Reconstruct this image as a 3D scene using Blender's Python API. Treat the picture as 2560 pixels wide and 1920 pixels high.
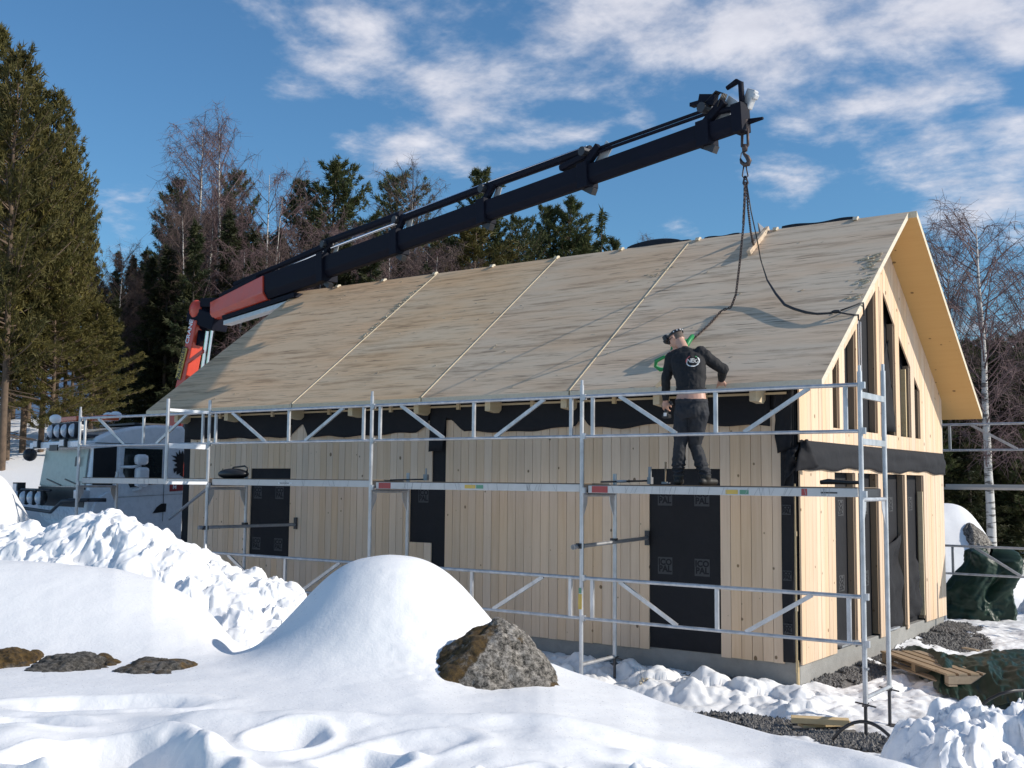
import bpy, bmesh, math, random
import numpy as np
from mathutils import Vector, Matrix
from mathutils.bvhtree import BVHTree
R = math.radians
rnd = random.Random(7)
sc = bpy.context.scene
for o in list(bpy.data.objects): bpy.data.objects.remove(o)
col = sc.collection

# ---------------------------------------------------------------- camera
CX, CY, FPX = 1280.0, 960.0, 2776.06
CAMM = np.array([[0.81391839, 0.58090744, 0.00913256],
                 [-0.04340898, 0.07648128, -0.99612563],
                 [-0.57935526, 0.81036853, 0.08746612]])   # rows: right, down, forward (world axes)
CAMP = np.array([4.77581313, -12.37109742, 2.19559891])
cam_d = bpy.data.cameras.new('camera'); cam = bpy.data.objects.new('camera', cam_d); col.objects.link(cam)
_r, _d, _f = [Vector(CAMM[i]) for i in range(3)]
_m = Matrix.Identity(4)
for i in range(3):
    _m[i][0] = _r[i]; _m[i][1] = -_d[i]; _m[i][2] = -_f[i]; _m[i][3] = CAMP[i]
cam.matrix_world = _m
cam_d.sensor_width = 36.0; cam_d.lens = FPX / 2560 * 36; cam_d.clip_end = 2000; cam_d.clip_start = 0.1
sc.camera = cam
# ---------------------------------------------------------------- light
SUN = Vector((1.0, 0.40, 0.60)).normalized()
sun_d = bpy.data.lights.new('sun', 'SUN'); sun_d.energy = 3.3; sun_d.angle = R(0.5); sun_d.color = (1.0, 0.92, 0.81)
sun = bpy.data.objects.new('sun', sun_d); col.objects.link(sun)
sun.rotation_euler = SUN.to_track_quat('Z', 'Y').to_euler(); sun.location = (30, 10, 20)
w = bpy.data.worlds.new('World'); sc.world = w; w.use_nodes = True
nt = w.node_tree; nt.nodes.clear()
def N(nt, t, **k):
    n = nt.nodes.new(t)
    for a, b in k.items():
        if a == 'inp':
            for i, v in b.items(): n.inputs[i].default_value = v
        else: setattr(n, a, b)
    return n
def world_sky(nt):
    L = nt.links.new
    sky = N(nt, 'ShaderNodeTexSky', sky_type='NISHITA', sun_disc=False, sun_elevation=math.asin(SUN.z),
            sun_rotation=math.atan2(SUN.x, SUN.y), altitude=200.0, air_density=1.15, dust_density=0.35, ozone_density=2.2)
    bg = N(nt, 'ShaderNodeBackground', inp={'Strength': 0.112})
    out = N(nt, 'ShaderNodeOutputWorld')
    tc = N(nt, 'ShaderNodeTexCoord')
    sep = N(nt, 'ShaderNodeSeparateXYZ'); L(tc.outputs['Generated'], sep.inputs[0])
    zz = N(nt, 'ShaderNodeMath', operation='MAXIMUM', inp={1: 0.0}); L(sep.outputs['Z'], zz.inputs[0])
    za = N(nt, 'ShaderNodeMath', operation='ADD', inp={1: 0.16}); L(zz.outputs[0], za.inputs[0])
    dx = N(nt, 'ShaderNodeMath', operation='DIVIDE'); L(sep.outputs['X'], dx.inputs[0]); L(za.outputs[0], dx.inputs[1])
    dy = N(nt, 'ShaderNodeMath', operation='DIVIDE'); L(sep.outputs['Y'], dy.inputs[0]); L(za.outputs[0], dy.inputs[1])
    cmb = N(nt, 'ShaderNodeCombineXYZ'); L(dx.outputs[0], cmb.inputs[0]); L(dy.outputs[0], cmb.inputs[1])
    n1 = N(nt, 'ShaderNodeTexNoise', inp={'Scale': 2.3, 'Detail': 8.0, 'Roughness': 0.6, 'Distortion': 0.2})
    n2 = N(nt, 'ShaderNodeTexNoise', inp={'Scale': 9.0, 'Detail': 5.0, 'Roughness': 0.6, 'Distortion': 0.1})
    L(cmb.outputs[0], n1.inputs['Vector']); L(cmb.outputs[0], n2.inputs['Vector'])
    acc = None
    def add(v, wt):
        nonlocal acc
        m = N(nt, 'ShaderNodeMath', operation='MULTIPLY', inp={1: wt}); L(v, m.inputs[0])
        if acc is None: acc = m.outputs[0]
        else:
            a = N(nt, 'ShaderNodeMath', operation='ADD'); L(acc, a.inputs[0]); L(m.outputs[0], a.inputs[1]); acc = a.outputs[0]
    add(n1.outputs['Fac'], 1.0); add(n2.outputs['Fac'], 0.28)
    # banks of cloud: broad soft coverage around some directions of the sky
    def direction(px, py):
        v = CAMM.T @ np.array([(px - CX) / FPX, (py - CY) / FPX, 1.0]); return tuple(v / np.linalg.norm(v))
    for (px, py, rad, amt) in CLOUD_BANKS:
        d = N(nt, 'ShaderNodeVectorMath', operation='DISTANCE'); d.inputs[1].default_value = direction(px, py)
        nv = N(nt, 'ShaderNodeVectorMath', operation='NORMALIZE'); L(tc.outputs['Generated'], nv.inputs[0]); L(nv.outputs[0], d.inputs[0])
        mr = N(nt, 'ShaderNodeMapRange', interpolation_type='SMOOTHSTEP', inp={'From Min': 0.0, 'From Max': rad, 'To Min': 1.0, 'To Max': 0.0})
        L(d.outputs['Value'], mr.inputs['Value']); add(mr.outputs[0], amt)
    mk = N(nt, 'ShaderNodeMapRange', interpolation_type='SMOOTHSTEP', inp={'From Min': 0.70, 'From Max': 0.95, 'To Min': 0.0, 'To Max': 0.9}); L(acc, mk.inputs['Value'])
    cl = N(nt, 'ShaderNodeValToRGB'); cl.color_ramp.elements[0].position = 0.3; cl.color_ramp.elements[0].color = (3.9, 4.0, 4.6, 1)
    cl.color_ramp.elements[1].position = 0.75; cl.color_ramp.elements[1].color = (5.4, 5.4, 5.8, 1); L(n2.outputs['Fac'], cl.inputs[0])
    tint = N(nt, 'ShaderNodeMix', data_type='RGBA', blend_type='MULTIPLY', inp={'Factor': 1.0}); tint.inputs['B'].default_value = (0.40, 0.63, 0.79, 1)
    L(sky.outputs[0], tint.inputs['A'])
    mx = N(nt, 'ShaderNodeMix', data_type='RGBA'); L(mk.outputs[0], mx.inputs['Factor']); L(tint.outputs['Result'], mx.inputs['A']); L(cl.outputs[0], mx.inputs['B'])
    L(mx.outputs['Result'], bg.inputs['Color']); L(bg.outputs[0], out.inputs[0])
CLOUD_BANKS = [(2200, -9000, 1.05, 0.18), (9000, -1500, 0.95, 0.16), (620, -20, 0.16, 0.16), (1000, 40, 0.17, 0.15), (1400, 110, 0.15, 0.16), (1750, 60, 0.14, 0.08), (2100, 160, 0.2, 0.14), (2450, 230, 0.2, 0.15),  # first two lie out of view, added to whiten light on the shaded wall
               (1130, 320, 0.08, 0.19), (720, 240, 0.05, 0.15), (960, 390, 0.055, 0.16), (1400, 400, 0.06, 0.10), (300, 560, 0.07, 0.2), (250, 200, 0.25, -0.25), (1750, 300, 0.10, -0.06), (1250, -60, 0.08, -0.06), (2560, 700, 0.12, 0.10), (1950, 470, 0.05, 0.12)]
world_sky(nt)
sc.view_settings.view_transform = 'Standard'; sc.view_settings.look = 'None'
sc.view_settings.gamma = 1.0; sc.view_settings.use_curve_mapping = False
sc.view_settings.exposure = 0.52
sc.render.engine = 'CYCLES'
sc.render.resolution_x = 1024; sc.render.resolution_y = 768
try:
    sc.cycles.max_bounces = 6; sc.cycles.diffuse_bounces = 3; sc.cycles.transparent_max_bounces = 8
except Exception: pass

def at_plane(px, py, axis, val):
    r = CAMM.T @ np.array([(px - CX) / FPX, (py - CY) / FPX, 1.0]); t = (val - CAMP[axis]) / r[axis]; return CAMP + r * t
def at_depth(px, py, d):
    return CAMP + CAMM.T @ np.array([(px - CX) / FPX, (py - CY) / FPX, 1.0]) * d

# ---------------------------------------------------------------- mesh helpers
class MB:
    def __init__(s): s.v = []; s.f = []; s.mi = []; s.m = 0
    def add(s, vs, fs):
        b = len(s.v); s.v += [tuple(map(float, p)) for p in vs]
        for f in fs: s.f.append(tuple(b + i for i in f)); s.mi.append(s.m)
        return s
    def box(s, a, b):
        x0, y0, z0 = a; x1, y1, z1 = b
        if x0 > x1: x0, x1 = x1, x0
        if y0 > y1: y0, y1 = y1, y0
        if z0 > z1: z0, z1 = z1, z0
        return s.add([(x0,y0,z0),(x1,y0,z0),(x1,y1,z0),(x0,y1,z0),(x0,y0,z1),(x1,y0,z1),(x1,y1,z1),(x0,y1,z1)],
                     [(0,3,2,1),(4,5,6,7),(0,1,5,4),(1,2,6,5),(2,3,7,6),(3,0,4,7)])
    def obox(s, c, X, Y, Z, dx, dy, dz):
        c = Vector(c); X = Vector(X).normalized() * dx / 2; Y = Vector(Y).normalized() * dy / 2; Z = Vector(Z).normalized() * dz / 2
        vs = [c + X*i + Y*j + Z*k for k in (-1, 1) for i, j in ((-1,-1),(1,-1),(1,1),(-1,1))]
        return s.add(vs, [(0,3,2,1),(4,5,6,7),(0,1,5,4),(1,2,6,5),(2,3,7,6),(3,0,4,7)])
    def beam(s, p0, p1, w, h, up=(0,0,1), w1=None, h1=None):
        p0 = Vector(p0); p1 = Vector(p1); d = (p1 - p0).normalized(); up = Vector(up)
        side = d.cross(up)
        if side.length < 1e-4: side = d.cross(Vector((1, 0, 0)))
        side.normalize(); u = side.cross(d)
        w1 = w if w1 is None else w1; h1 = h if h1 is None else h1; vs = []
        for p, ww, hh in ((p0, w, h), (p1, w1, h1)):
            vs += [p - side*ww/2 - u*hh/2, p + side*ww/2 - u*hh/2, p + side*ww/2 + u*hh/2, p - side*ww/2 + u*hh/2]
        return s.add(vs, [(0,1,2,3),(7,6,5,4),(0,4,5,1),(1,5,6,2),(2,6,7,3),(3,7,4,0)])
    def tube(s, p0, p1, r, n=10, r1=None, caps=True):
        return s.path([p0, p1], [r, r if r1 is None else r1], n, caps)
    def path(s, pts, rs, n=8, caps=True):
        pts = [Vector(p) for p in pts]
        if not hasattr(rs, '__len__'): rs = [rs] * len(pts)
        vs = []; fs = []; ref = None
        for i, p in enumerate(pts):
            a = pts[max(i-1, 0)]; b = pts[min(i+1, len(pts)-1)]; d = (b - a)
            if d.length < 1e-9: d = Vector((0,0,1))
            d.normalize()
            if ref is None:
                ref = Vector((0,0,1)) if abs(d.z) < .9 else Vector((1,0,0))
            u = d.cross(ref)
            if u.length < 1e-5: u = d.orthogonal()
            u.normalize(); v = d.cross(u); ref = v.cross(d) if v.cross(d).length > 1e-5 else ref
            ref = u.cross(d)
            for k in range(n):
                t = 2*math.pi*k/n; vs.append(p + (u*math.cos(t) + v*math.sin(t)) * rs[i])
        for i in range(len(pts)-1):
            for k in range(n):
                fs.append((i*n+k, i*n+(k+1) % n, (i+1)*n+(k+1) % n, (i+1)*n+k))
        if caps: fs.append(tuple(range(n-1, -1, -1))); fs.append(tuple((len(pts)-1)*n + k for k in range(n)))
        return s.add(vs, fs)
    def prism(s, poly, d):
        d = Vector(d); n = len(poly); P = [Vector(p) for p in poly]
        return s.add(P + [p + d for p in P], [tuple(range(n-1,-1,-1)), tuple(range(n, 2*n))] + [(i, (i+1) % n, n+(i+1) % n, n+i) for i in range(n)])
    def ball(s, c, r, nu=10, nv=7, sq=(1,1,1)):
        vs = []; fs = []
        for j in range(nv+1):
            ph = math.pi*j/nv
            for i in range(nu):
                t = 2*math.pi*i/nu
                vs.append((c[0]+r*sq[0]*math.sin(ph)*math.cos(t), c[1]+r*sq[1]*math.sin(ph)*math.sin(t), c[2]+r*sq[2]*math.cos(ph)))
        for j in range(nv):
            for i in range(nu): fs.append((j*nu+i, (j+1)*nu+i, (j+1)*nu+(i+1) % nu, j*nu+(i+1) % nu))
        return s.add(vs, fs)
    def mesh(s, name, mats, smooth=False):
        me = bpy.data.meshes.new(name); me.from_pydata(s.v, [], s.f)
        for m in (mats if isinstance(mats, (list, tuple)) else [mats]): me.materials.append(m)
        if any(s.mi): me.polygons.foreach_set('material_index', s.mi)
        bm = bmesh.new(); bm.from_mesh(me); bmesh.ops.recalc_face_normals(bm, faces=bm.faces); bm.to_mesh(me); bm.free()
        if smooth: me.polygons.foreach_set('use_smooth', [True]*len(me.polygons))
        me.update(); return me
    def build(s, name, mats, parent=None, smooth=False, bevel=0, **props):
        me = s.mesh(name, mats, smooth); return link(me, name, parent, bevel, **props)
def link(me, name, parent=None, bevel=0, **props):
    o = bpy.data.objects.new(name, me); col.objects.link(o)
    if parent is not None:
        o.parent = parent; o.matrix_parent_inverse = ROOTM[parent.name].inverted()
    ROOTM[o.name] = Matrix.Identity(4)
    if bevel:
        b = o.modifiers.new('bevel', 'BEVEL'); b.width = bevel; b.segments = 2; b.limit_method = 'ANGLE'
    for k, v in props.items(): o[k] = v
    return o
ROOTM = {}
def thing(name, label, cat, loc=(0,0,0), group=None):
    o = bpy.data.objects.new(name, None); col.objects.link(o); o.location = loc; o.empty_display_size = .2
    o['label'] = label; o['category'] = cat
    if group: o['group'] = group
    ROOTM[o.name] = Matrix.Translation(loc); return o
def tag(o, label, cat, group=None):
    o['label'] = label; o['category'] = cat
    if group: o['group'] = group
    return o

# ---------------------------------------------------------------- numpy noise
def _hash(ix, iy, seed):
    h = (ix.astype(np.int64)*374761393 + iy.astype(np.int64)*668265263 + seed*1274126177) & 0xffffffff
    h = ((h ^ (h >> 13)) * 1274126177) & 0xffffffff
    return ((h ^ (h >> 16)) & 0xffffff) / float(0xffffff)
def vnoise(x, y, seed=0):
    ix = np.floor(x); iy = np.floor(y); fx = x-ix; fy = y-iy
    fx = fx*fx*fx*(fx*(fx*6-15)+10); fy = fy*fy*fy*(fy*(fy*6-15)+10)
    a = _hash(ix, iy, seed); b = _hash(ix+1, iy, seed); c = _hash(ix, iy+1, seed); d = _hash(ix+1, iy+1, seed)
    return (a*(1-fx)+b*fx)*(1-fy) + (c*(1-fx)+d*fx)*fy
def fbm(x, y, seed=0, oct=4, gain=.5):
    s = 0; a = 1; t = 0
    for o in range(oct):
        s = s + a*(vnoise(x*2**o + 17.3*o, y*2**o - 9.1*o, seed+o)-.5)*2; t += a; a *= gain
    return s/t
def cells(x, y, seed=0):   # worley F1, cell value
    ix = np.floor(x); iy = np.floor(y); best = np.full(x.shape, 9.0); val = np.zeros(x.shape); sec = np.full(x.shape, 9.0)
    for dx in (-1, 0, 1):
        for dy in (-1, 0, 1):
            cx = ix+dx; cy = iy+dy
            px = cx + _hash(cx, cy, seed); py = cy + _hash(cx, cy, seed+11)
            d = np.hypot(px-x, py-y); m = d < best
            sec = np.where(m, best, np.minimum(sec, d)); val = np.where(m, _hash(cx, cy, seed+23), val); best = np.where(m, d, best)
    return best, val, sec
def sstep(a, b, x):
    t = np.clip((x-a)/(b-a), 0, 1); return t*t*(3-2*t)

# ---------------------------------------------------------------- materials
def mat(name, color=(.5,.5,.5), rough=.6, metal=0.0, spec=.5, var=0.0, nscale=8.0, namt=0.12, bump=0.0, bscale=60.0, stretch=(1,1,1), objvar=0.0, coat=0.0):
    m = bpy.data.materials.new(name); m.use_nodes = True; nt = m.node_tree; L = nt.links.new
    b = nt.nodes['Principled BSDF']; b.inputs['Roughness'].default_value = rough; b.inputs['Metallic'].default_value = metal
    b.inputs['Specular IOR Level'].default_value = spec
    if coat: b.inputs['Coat Weight'].default_value = coat
    tc = N(nt, 'ShaderNodeTexCoord'); mp = N(nt, 'ShaderNodeMapping'); mp.inputs['Scale'].default_value = stretch; L(tc.outputs['Object'], mp.inputs[0])
    n = N(nt, 'ShaderNodeTexNoise', inp={'Scale': nscale, 'Detail': 6.0, 'Roughness': .65}); L(mp.outputs[0], n.inputs['Vector'])
    mr = N(nt, 'ShaderNodeMapRange', inp={'From Min': .25, 'From Max': .75, 'To Min': 1-namt, 'To Max': 1+namt}); L(n.outputs['Fac'], mr.inputs['Value'])
    val = mr.outputs[0]
    if objvar:
        oi = N(nt, 'ShaderNodeObjectInfo'); m2 = N(nt, 'ShaderNodeMapRange', inp={'To Min': 1-objvar, 'To Max': 1+objvar}); L(oi.outputs['Random'], m2.inputs['Value'])
        mm = N(nt, 'ShaderNodeMath', operation='MULTIPLY'); L(val, mm.inputs[0]); L(m2.outputs[0], mm.inputs[1]); val = mm.outputs[0]
    hs = N(nt, 'ShaderNodeHueSaturation'); hs.inputs['Color'].default_value = (*color, 1); L(val, hs.inputs['Value']); L(hs.outputs[0], b.inputs['Base Color'])
    rr = N(nt, 'ShaderNodeMapRange', inp={'To Min': max(0, rough-.12), 'To Max': min(1, rough+.12)}); L(n.outputs['Fac'], rr.inputs['Value']); L(rr.outputs[0], b.inputs['Roughness'])
    if bump:
        bn = N(nt, 'ShaderNodeTexNoise', inp={'Scale': bscale, 'Detail': 5.0}); L(mp.outputs[0], bn.inputs['Vector'])
        bp = N(nt, 'ShaderNodeBump', inp={'Strength': bump, 'Distance': .02}); L(bn.outputs['Fac'], bp.inputs['Height']); L(bp.outputs[0], b.inputs['Normal'])
    return m
def wood(name, base, dark, axis='Z', knots=True, streaks=0.0, objvar=.07, rough=.7, weather=None, grain=1.0):
    """planed timber: long grain, knots, optional grey weathering and dark cracks along the grain"""
    m = bpy.data.materials.new(name); m.use_nodes = True; nt = m.node_tree; L = nt.links.new
    b = nt.nodes['Principled BSDF']; b.inputs['Roughness'].default_value = rough; b.inputs['Specular IOR Level'].default_value = .25
    tc = N(nt, 'ShaderNodeTexCoord')
    def mapped(sa, sx):
        mp = N(nt, 'ShaderNodeMapping'); s = [sx, sx, sx]; s['XYZ'.index(axis)] = sa; mp.inputs['Scale'].default_value = s; L(tc.outputs['Object'], mp.inputs[0]); return mp.outputs[0]
    g = N(nt, 'ShaderNodeTexNoise', inp={'Scale': 1.0, 'Detail': 5.0, 'Roughness': .6, 'Distortion': .6}); L(mapped(1.3, 26), g.inputs['Vector'])
    big = N(nt, 'ShaderNodeTexNoise', inp={'Scale': 1.0, 'Detail': 3.0}); L(mapped(.5, 2.2), big.inputs['Vector'])
    mx = N(nt, 'ShaderNodeMix', data_type='RGBA'); mx.inputs['A'].default_value = (*base, 1); mx.inputs['B'].default_value = (*dark, 1)
    r = N(nt, 'ShaderNodeMapRange', inp={'From Min': .4, 'From Max': .75, 'To Min': 0, 'To Max': .55*grain}); L(g.outputs['Fac'], r.inputs['Value']); L(r.outputs[0], mx.inputs['Factor'])
    cur = mx.outputs['Result']
    def mixto(c, fac, colr):
        q = N(nt, 'ShaderNodeMix', data_type='RGBA'); L(c, q.inputs['A']); L(fac, q.inputs['Factor']); q.inputs['B'].default_value = (*colr, 1); return q.outputs['Result']
    if weather:
        r2 = N(nt, 'ShaderNodeMapRange', inp={'From Min': .35, 'From Max': .62, 'To Min': 0, 'To Max': .85}); L(big.outputs['Fac'], r2.inputs['Value']); cur = mixto(cur, r2.outputs[0], weather)
        w2 = N(nt, 'ShaderNodeTexNoise', inp={'Scale': 1.0, 'Detail': 6.0, 'Roughness': .7}); L(mapped(.9, 9), w2.inputs['Vector'])
        r3 = N(nt, 'ShaderNodeMapRange', inp={'From Min': .50, 'From Max': .66, 'To Min': 0, 'To Max': .62}); L(w2.outputs['Fac'], r3.inputs['Value']); cur = mixto(cur, r3.outputs[0], tuple(c*.62 for c in dark))
        w3 = N(nt, 'ShaderNodeTexNoise', inp={'Scale': 1.0, 'Detail': 4.0}); L(mapped(7, 22), w3.inputs['Vector'])
        r4 = N(nt, 'ShaderNodeMapRange', inp={'From Min': .68, 'From Max': .76, 'To Min': 0, 'To Max': .5}); L(w3.outputs['Fac'], r4.inputs['Value']); cur = mixto(cur, r4.outputs[0], (.68, .6, .46))
    if streaks:
        s1 = N(nt, 'ShaderNodeTexNoise', inp={'Scale': 1.0, 'Detail': 2.0, 'Roughness': .5}); L(mapped(1.7, 34), s1.inputs['Vector'])
        r5 = N(nt, 'ShaderNodeMapRange', inp={'From Min': .645, 'From Max': .70, 'To Min': 0, 'To Max': streaks*.8}); L(s1.outputs['Fac'], r5.inputs['Value']); cur = mixto(cur, r5.outputs[0], (.07, .055, .04))
    if knots:
        vo = N(nt, 'ShaderNodeTexVoronoi', inp={'Scale': 1.0, 'Randomness': 1.0}); L(mapped(4.2, 5.5), vo.inputs['Vector'])
        kn = N(nt, 'ShaderNodeTexNoise', inp={'Scale': 1.0}); L(mapped(5, 5), kn.inputs['Vector'])
        th = N(nt, 'ShaderNodeMapRange', inp={'From Min': .35, 'From Max': .7, 'To Min': .035, 'To Max': .15}); L(kn.outputs['Fac'], th.inputs['Value'])
        sb = N(nt, 'ShaderNodeMath', operation='SUBTRACT'); L(th.outputs[0], sb.inputs[0]); L(vo.outputs['Distance'], sb.inputs[1])
        rk = N(nt, 'ShaderNodeMapRange', inp={'From Min': -.01, 'From Max': .025, 'To Min': 0, 'To Max': .85}); L(sb.outputs[0], rk.inputs['Value']); cur = mixto(cur, rk.outputs[0], (.13, .075, .035))
    oi = N(nt, 'ShaderNodeObjectInfo'); mo = N(nt, 'ShaderNodeMapRange', inp={'To Min': 1-objvar, 'To Max': 1+objvar}); L(oi.outputs['Random'], mo.inputs['Value'])
    hs = N(nt, 'ShaderNodeHueSaturation'); L(cur, hs.inputs['Color']); L(mo.outputs[0], hs.inputs['Value'])
    ms = N(nt, 'ShaderNodeMapRange', inp={'To Min': .88, 'To Max': 1.12}); m7 = N(nt, 'ShaderNodeMath', operation='FRACT')
    m8 = N(nt, 'ShaderNodeMath', operation='MULTIPLY', inp={1: 7.31}); L(oi.outputs['Random'], m8.inputs[0]); L(m8.outputs[0], m7.inputs[0]); L(m7.outputs[0], ms.inputs['Value']); L(ms.outputs[0], hs.inputs['Saturation'])
    L(hs.outputs[0], b.inputs['Base Color'])
    bp = N(nt, 'ShaderNodeBump', inp={'Strength': .25, 'Distance': .004}); L(g.outputs['Fac'], bp.inputs['Height']); L(bp.outputs[0], b.inputs['Normal'])
    return m
def snow_mat(name, dirt=0.0):
    m = bpy.data.materials.new(name); m.use_nodes = True; nt = m.node_tree; L = nt.links.new
    b = nt.nodes['Principled BSDF']; b.inputs['Roughness'].default_value = .55; b.inputs['Specular IOR Level'].default_value = .3
    tc = N(nt, 'ShaderNodeTexCoord')
    a1 = N(nt, 'ShaderNodeTexNoise', inp={'Scale': 55.0, 'Detail': 4.0, 'Roughness': .7}); L(tc.outputs['Object'], a1.inputs['Vector'])
    a2 = N(nt, 'ShaderNodeTexNoise', inp={'Scale': 7.0, 'Detail': 6.0, 'Roughness': .6}); L(tc.outputs['Object'], a2.inputs['Vector'])
    ad = N(nt, 'ShaderNodeMath', operation='MULTIPLY_ADD', inp={1: 3.0}); L(a2.outputs['Fac'], ad.inputs[0]); L(a1.outputs['Fac'], ad.inputs[2])
    bp = N(nt, 'ShaderNodeBump', inp={'Strength': .28, 'Distance': .008}); L(ad.outputs[0], bp.inputs['Height']); L(bp.outputs[0], b.inputs['Normal'])
    mx = N(nt, 'ShaderNodeMix', data_type='RGBA'); mx.inputs['A'].default_value = (.82, .82, .825, 1); mx.inputs['B'].default_value = (.24, .22, .19, 1)
    if dirt:
        at = N(nt, 'ShaderNodeAttribute', attribute_name='dirt')
        d1 = N(nt, 'ShaderNodeTexNoise', inp={'Scale': 3.0, 'Detail': 10.0, 'Roughness': .75}); L(tc.outputs['Object'], d1.inputs['Vector'])
        su = N(nt, 'ShaderNodeMath', operation='ADD'); L(at.outputs['Fac'], su.inputs[0]); L(d1.outputs['Fac'], su.inputs[1])
        r = N(nt, 'ShaderNodeMapRange', inp={'From Min': .98, 'From Max': 1.25, 'To Min': 0, 'To Max': dirt}); L(su.outputs[0], r.inputs['Value']); L(r.outputs[0], mx.inputs['Factor'])
    else: mx.inputs['Factor'].default_value = 0
    L(mx.outputs['Result'], b.inputs['Base Color'])
    # glinting crystals
    vo = N(nt, 'ShaderNodeTexVoronoi', inp={'Scale': 130.0}); L(tc.outputs['Object'], vo.inputs['Vector'])
    sp = N(nt, 'ShaderNodeMapRange', inp={'From Min': .96, 'From Max': 1.0, 'To Min': .55, 'To Max': .12}); sx = N(nt, 'ShaderNodeSeparateColor'); L(vo.outputs['Color'], sx.inputs[0]); L(sx.outputs[0], sp.inputs['Value']); L(sp.outputs[0], b.inputs['Roughness'])
    return m
M = {}
M['snow'] = snow_mat('snow'); M['snow_dirty'] = snow_mat('snow_trodden', .8)
M['board'] = wood('spruce_board', (.70, .52, .365), (.58, .40, .26), 'Z')
M['roof'] = wood('weathered_roof_panel', (.67, .48, .315), (.36, .245, .15), 'X', knots=False, streaks=.9, weather=(.63, .51, .375), objvar=.05, rough=.85)
M['soffit'] = wood('panel_soffit', (.60, .38, .165), (.50, .29, .11), 'X', grain=.5)
M['glulam'] = wood('planed_beam', (.62, .50, .33), (.5, .37, .22), 'Y')
M['lumber'] = wood('lumber_x', (.60, .47, .29), (.48, .34, .18), 'X')
M['oldwood'] = wood('pallet_wood', (.36, .27, .18), (.25, .18, .12), 'X')
M['felt'] = mat('wall_felt', (.017, .017, .020), .8, spec=.25, namt=.2, nscale=5, bump=.9, bscale=4)
M['feltgable'] = M['felt']
M['print'] = mat('felt_print', (.045, .046, .050), .75)
M['conc'] = mat('concrete', (.28, .272, .255), .85, nscale=6, namt=.14, bump=.3, bscale=50)
M['alu'] = mat('aluminium', (.46, .47, .49), .45, metal=.6, nscale=9, namt=.30, stretch=(1,1,.5))
M['steel'] = mat('galvanised_steel', (.30, .31, .33), .5, metal=.7, nscale=20, namt=.2)
M['darksteel'] = mat('dark_steel', (.05, .05, .055), .5, metal=.4)
M['black'] = mat('black_plastic', (.015, .015, .017), .45)
M['red'] = mat('red_plate', (.33, .05, .05), .5)
M['white'] = mat('white_paint', (.75, .76, .78), .4, namt=.05)
M['yellow'] = mat('yellow_plate', (.55, .38, .08), .5)
M['green'] = mat('green_strap', (.01, .22, .06), .5)
M['stickgreen'] = mat('green_sticker', (.10, .26, .17), .5)
M['plank'] = mat('deck_face', (.50, .50, .50), .55, metal=.25, nscale=5, namt=.1)
M['ply'] = mat('deck_board', (.16, .12, .085), .8)

# ================================================================ TERRAIN
RV = np.array([.8139, .5812]); FV = np.array([-.5812, .8137])
def to_uv(x, y):
    dx = x - CAMP[0]; dy = y - CAMP[1]; return dx*RV[0]+dy*RV[1], dx*FV[0]+dy*FV[1]
def sky_line(px, tab):   # table of (pixel column, elevation tangent) -> interpolated
    return np.interp(px, [t[0] for t in tab], [t[1] for t in tab])
def yard(x, y):
    u, v = to_uv(x, y)
    d = np.hypot(np.maximum(np.maximum(x, -11-x), 0), np.maximum(np.maximum(-y, y-6.2), 0))
    z = -.25 + .15*np.exp(-(d/.5)**2) + .13*sstep(3.0, 7.0, y)
    z = z + .028*fbm(x*1.1, y*1.1, 3, 4)
    return z
def hill(x, y):
    u, v = to_uv(x, y); s = u/np.maximum(v, 1)
    slope = .235 - .01*sstep(-.4, 0, s) - .20*sstep(.20, .40, s)
    start = 17 + 6*sstep(-.40, -.33, s) + 3*sstep(-.35, .0, s) + 4*sstep(.2, .4, s)
    h = slope*np.maximum(np.minimum(v, 130)-start, 0) * (1-.35*sstep(45, 110, v))
    return h + .35*fbm(x*.12, y*.12, 5, 3)*sstep(24, 34, v)
def ground_z(x, y):
    return yard(x, y) + hill(x, y)
def gz(x, y): return float(ground_z(np.array([float(x)]), np.array([float(y)]))[0])

def grid_mesh(name, X, Y, Z, material, smooth=True, attr=None, **props):
    ny, nx = X.shape; vs = np.stack([X.ravel(), Y.ravel(), Z.ravel()], 1)
    i = np.arange(ny-1)[:, None]*nx + np.arange(nx-1)[None, :]
    q = np.stack([i, i+1, i+1+nx, i+nx], -1).reshape(-1, 4)
    me = bpy.data.meshes.new(name); me.vertices.add(len(vs)); me.vertices.foreach_set('co', vs.ravel())
    me.loops.add(q.size); me.loops.foreach_set('vertex_index', q.ravel().astype(np.int32))
    me.polygons.add(len(q)); me.polygons.foreach_set('loop_start', np.arange(0, q.size, 4, dtype=np.int32)); me.polygons.foreach_set('loop_total', np.full(len(q), 4, np.int32))
    me.update(calc_edges=True); me.validate()
    if smooth: me.polygons.foreach_set('use_smooth', [True]*len(me.polygons))
    if attr is not None:
        a = me.attributes.new('dirt', 'FLOAT', 'POINT'); a.data.foreach_set('value', attr.ravel().astype(np.float32))
    me.materials.append(material)
    return link(me, name, **props)

# --- the whole ground: yard, far hill (polar rings about the viewer so that detail is even)
th = np.linspace(R(-180), R(180), 541)
vr = np.concatenate([np.array([0.0]), np.geomspace(2.0, 900, 260)])
TH, VR = np.meshgrid(th, vr)
gx = CAMP[0] + VR*(np.sin(TH)*RV[0] + np.cos(TH)*FV[0]); gy = CAMP[1] + VR*(np.sin(TH)*RV[1] + np.cos(TH)*FV[1])
gzv = ground_z(gx, gy)
gzv = np.where(VR > 9, gzv, gzv - .5)
gzv -= .02
grid_mesh('ground', gx, gy, gzv, M['snow'], kind='structure')

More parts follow.
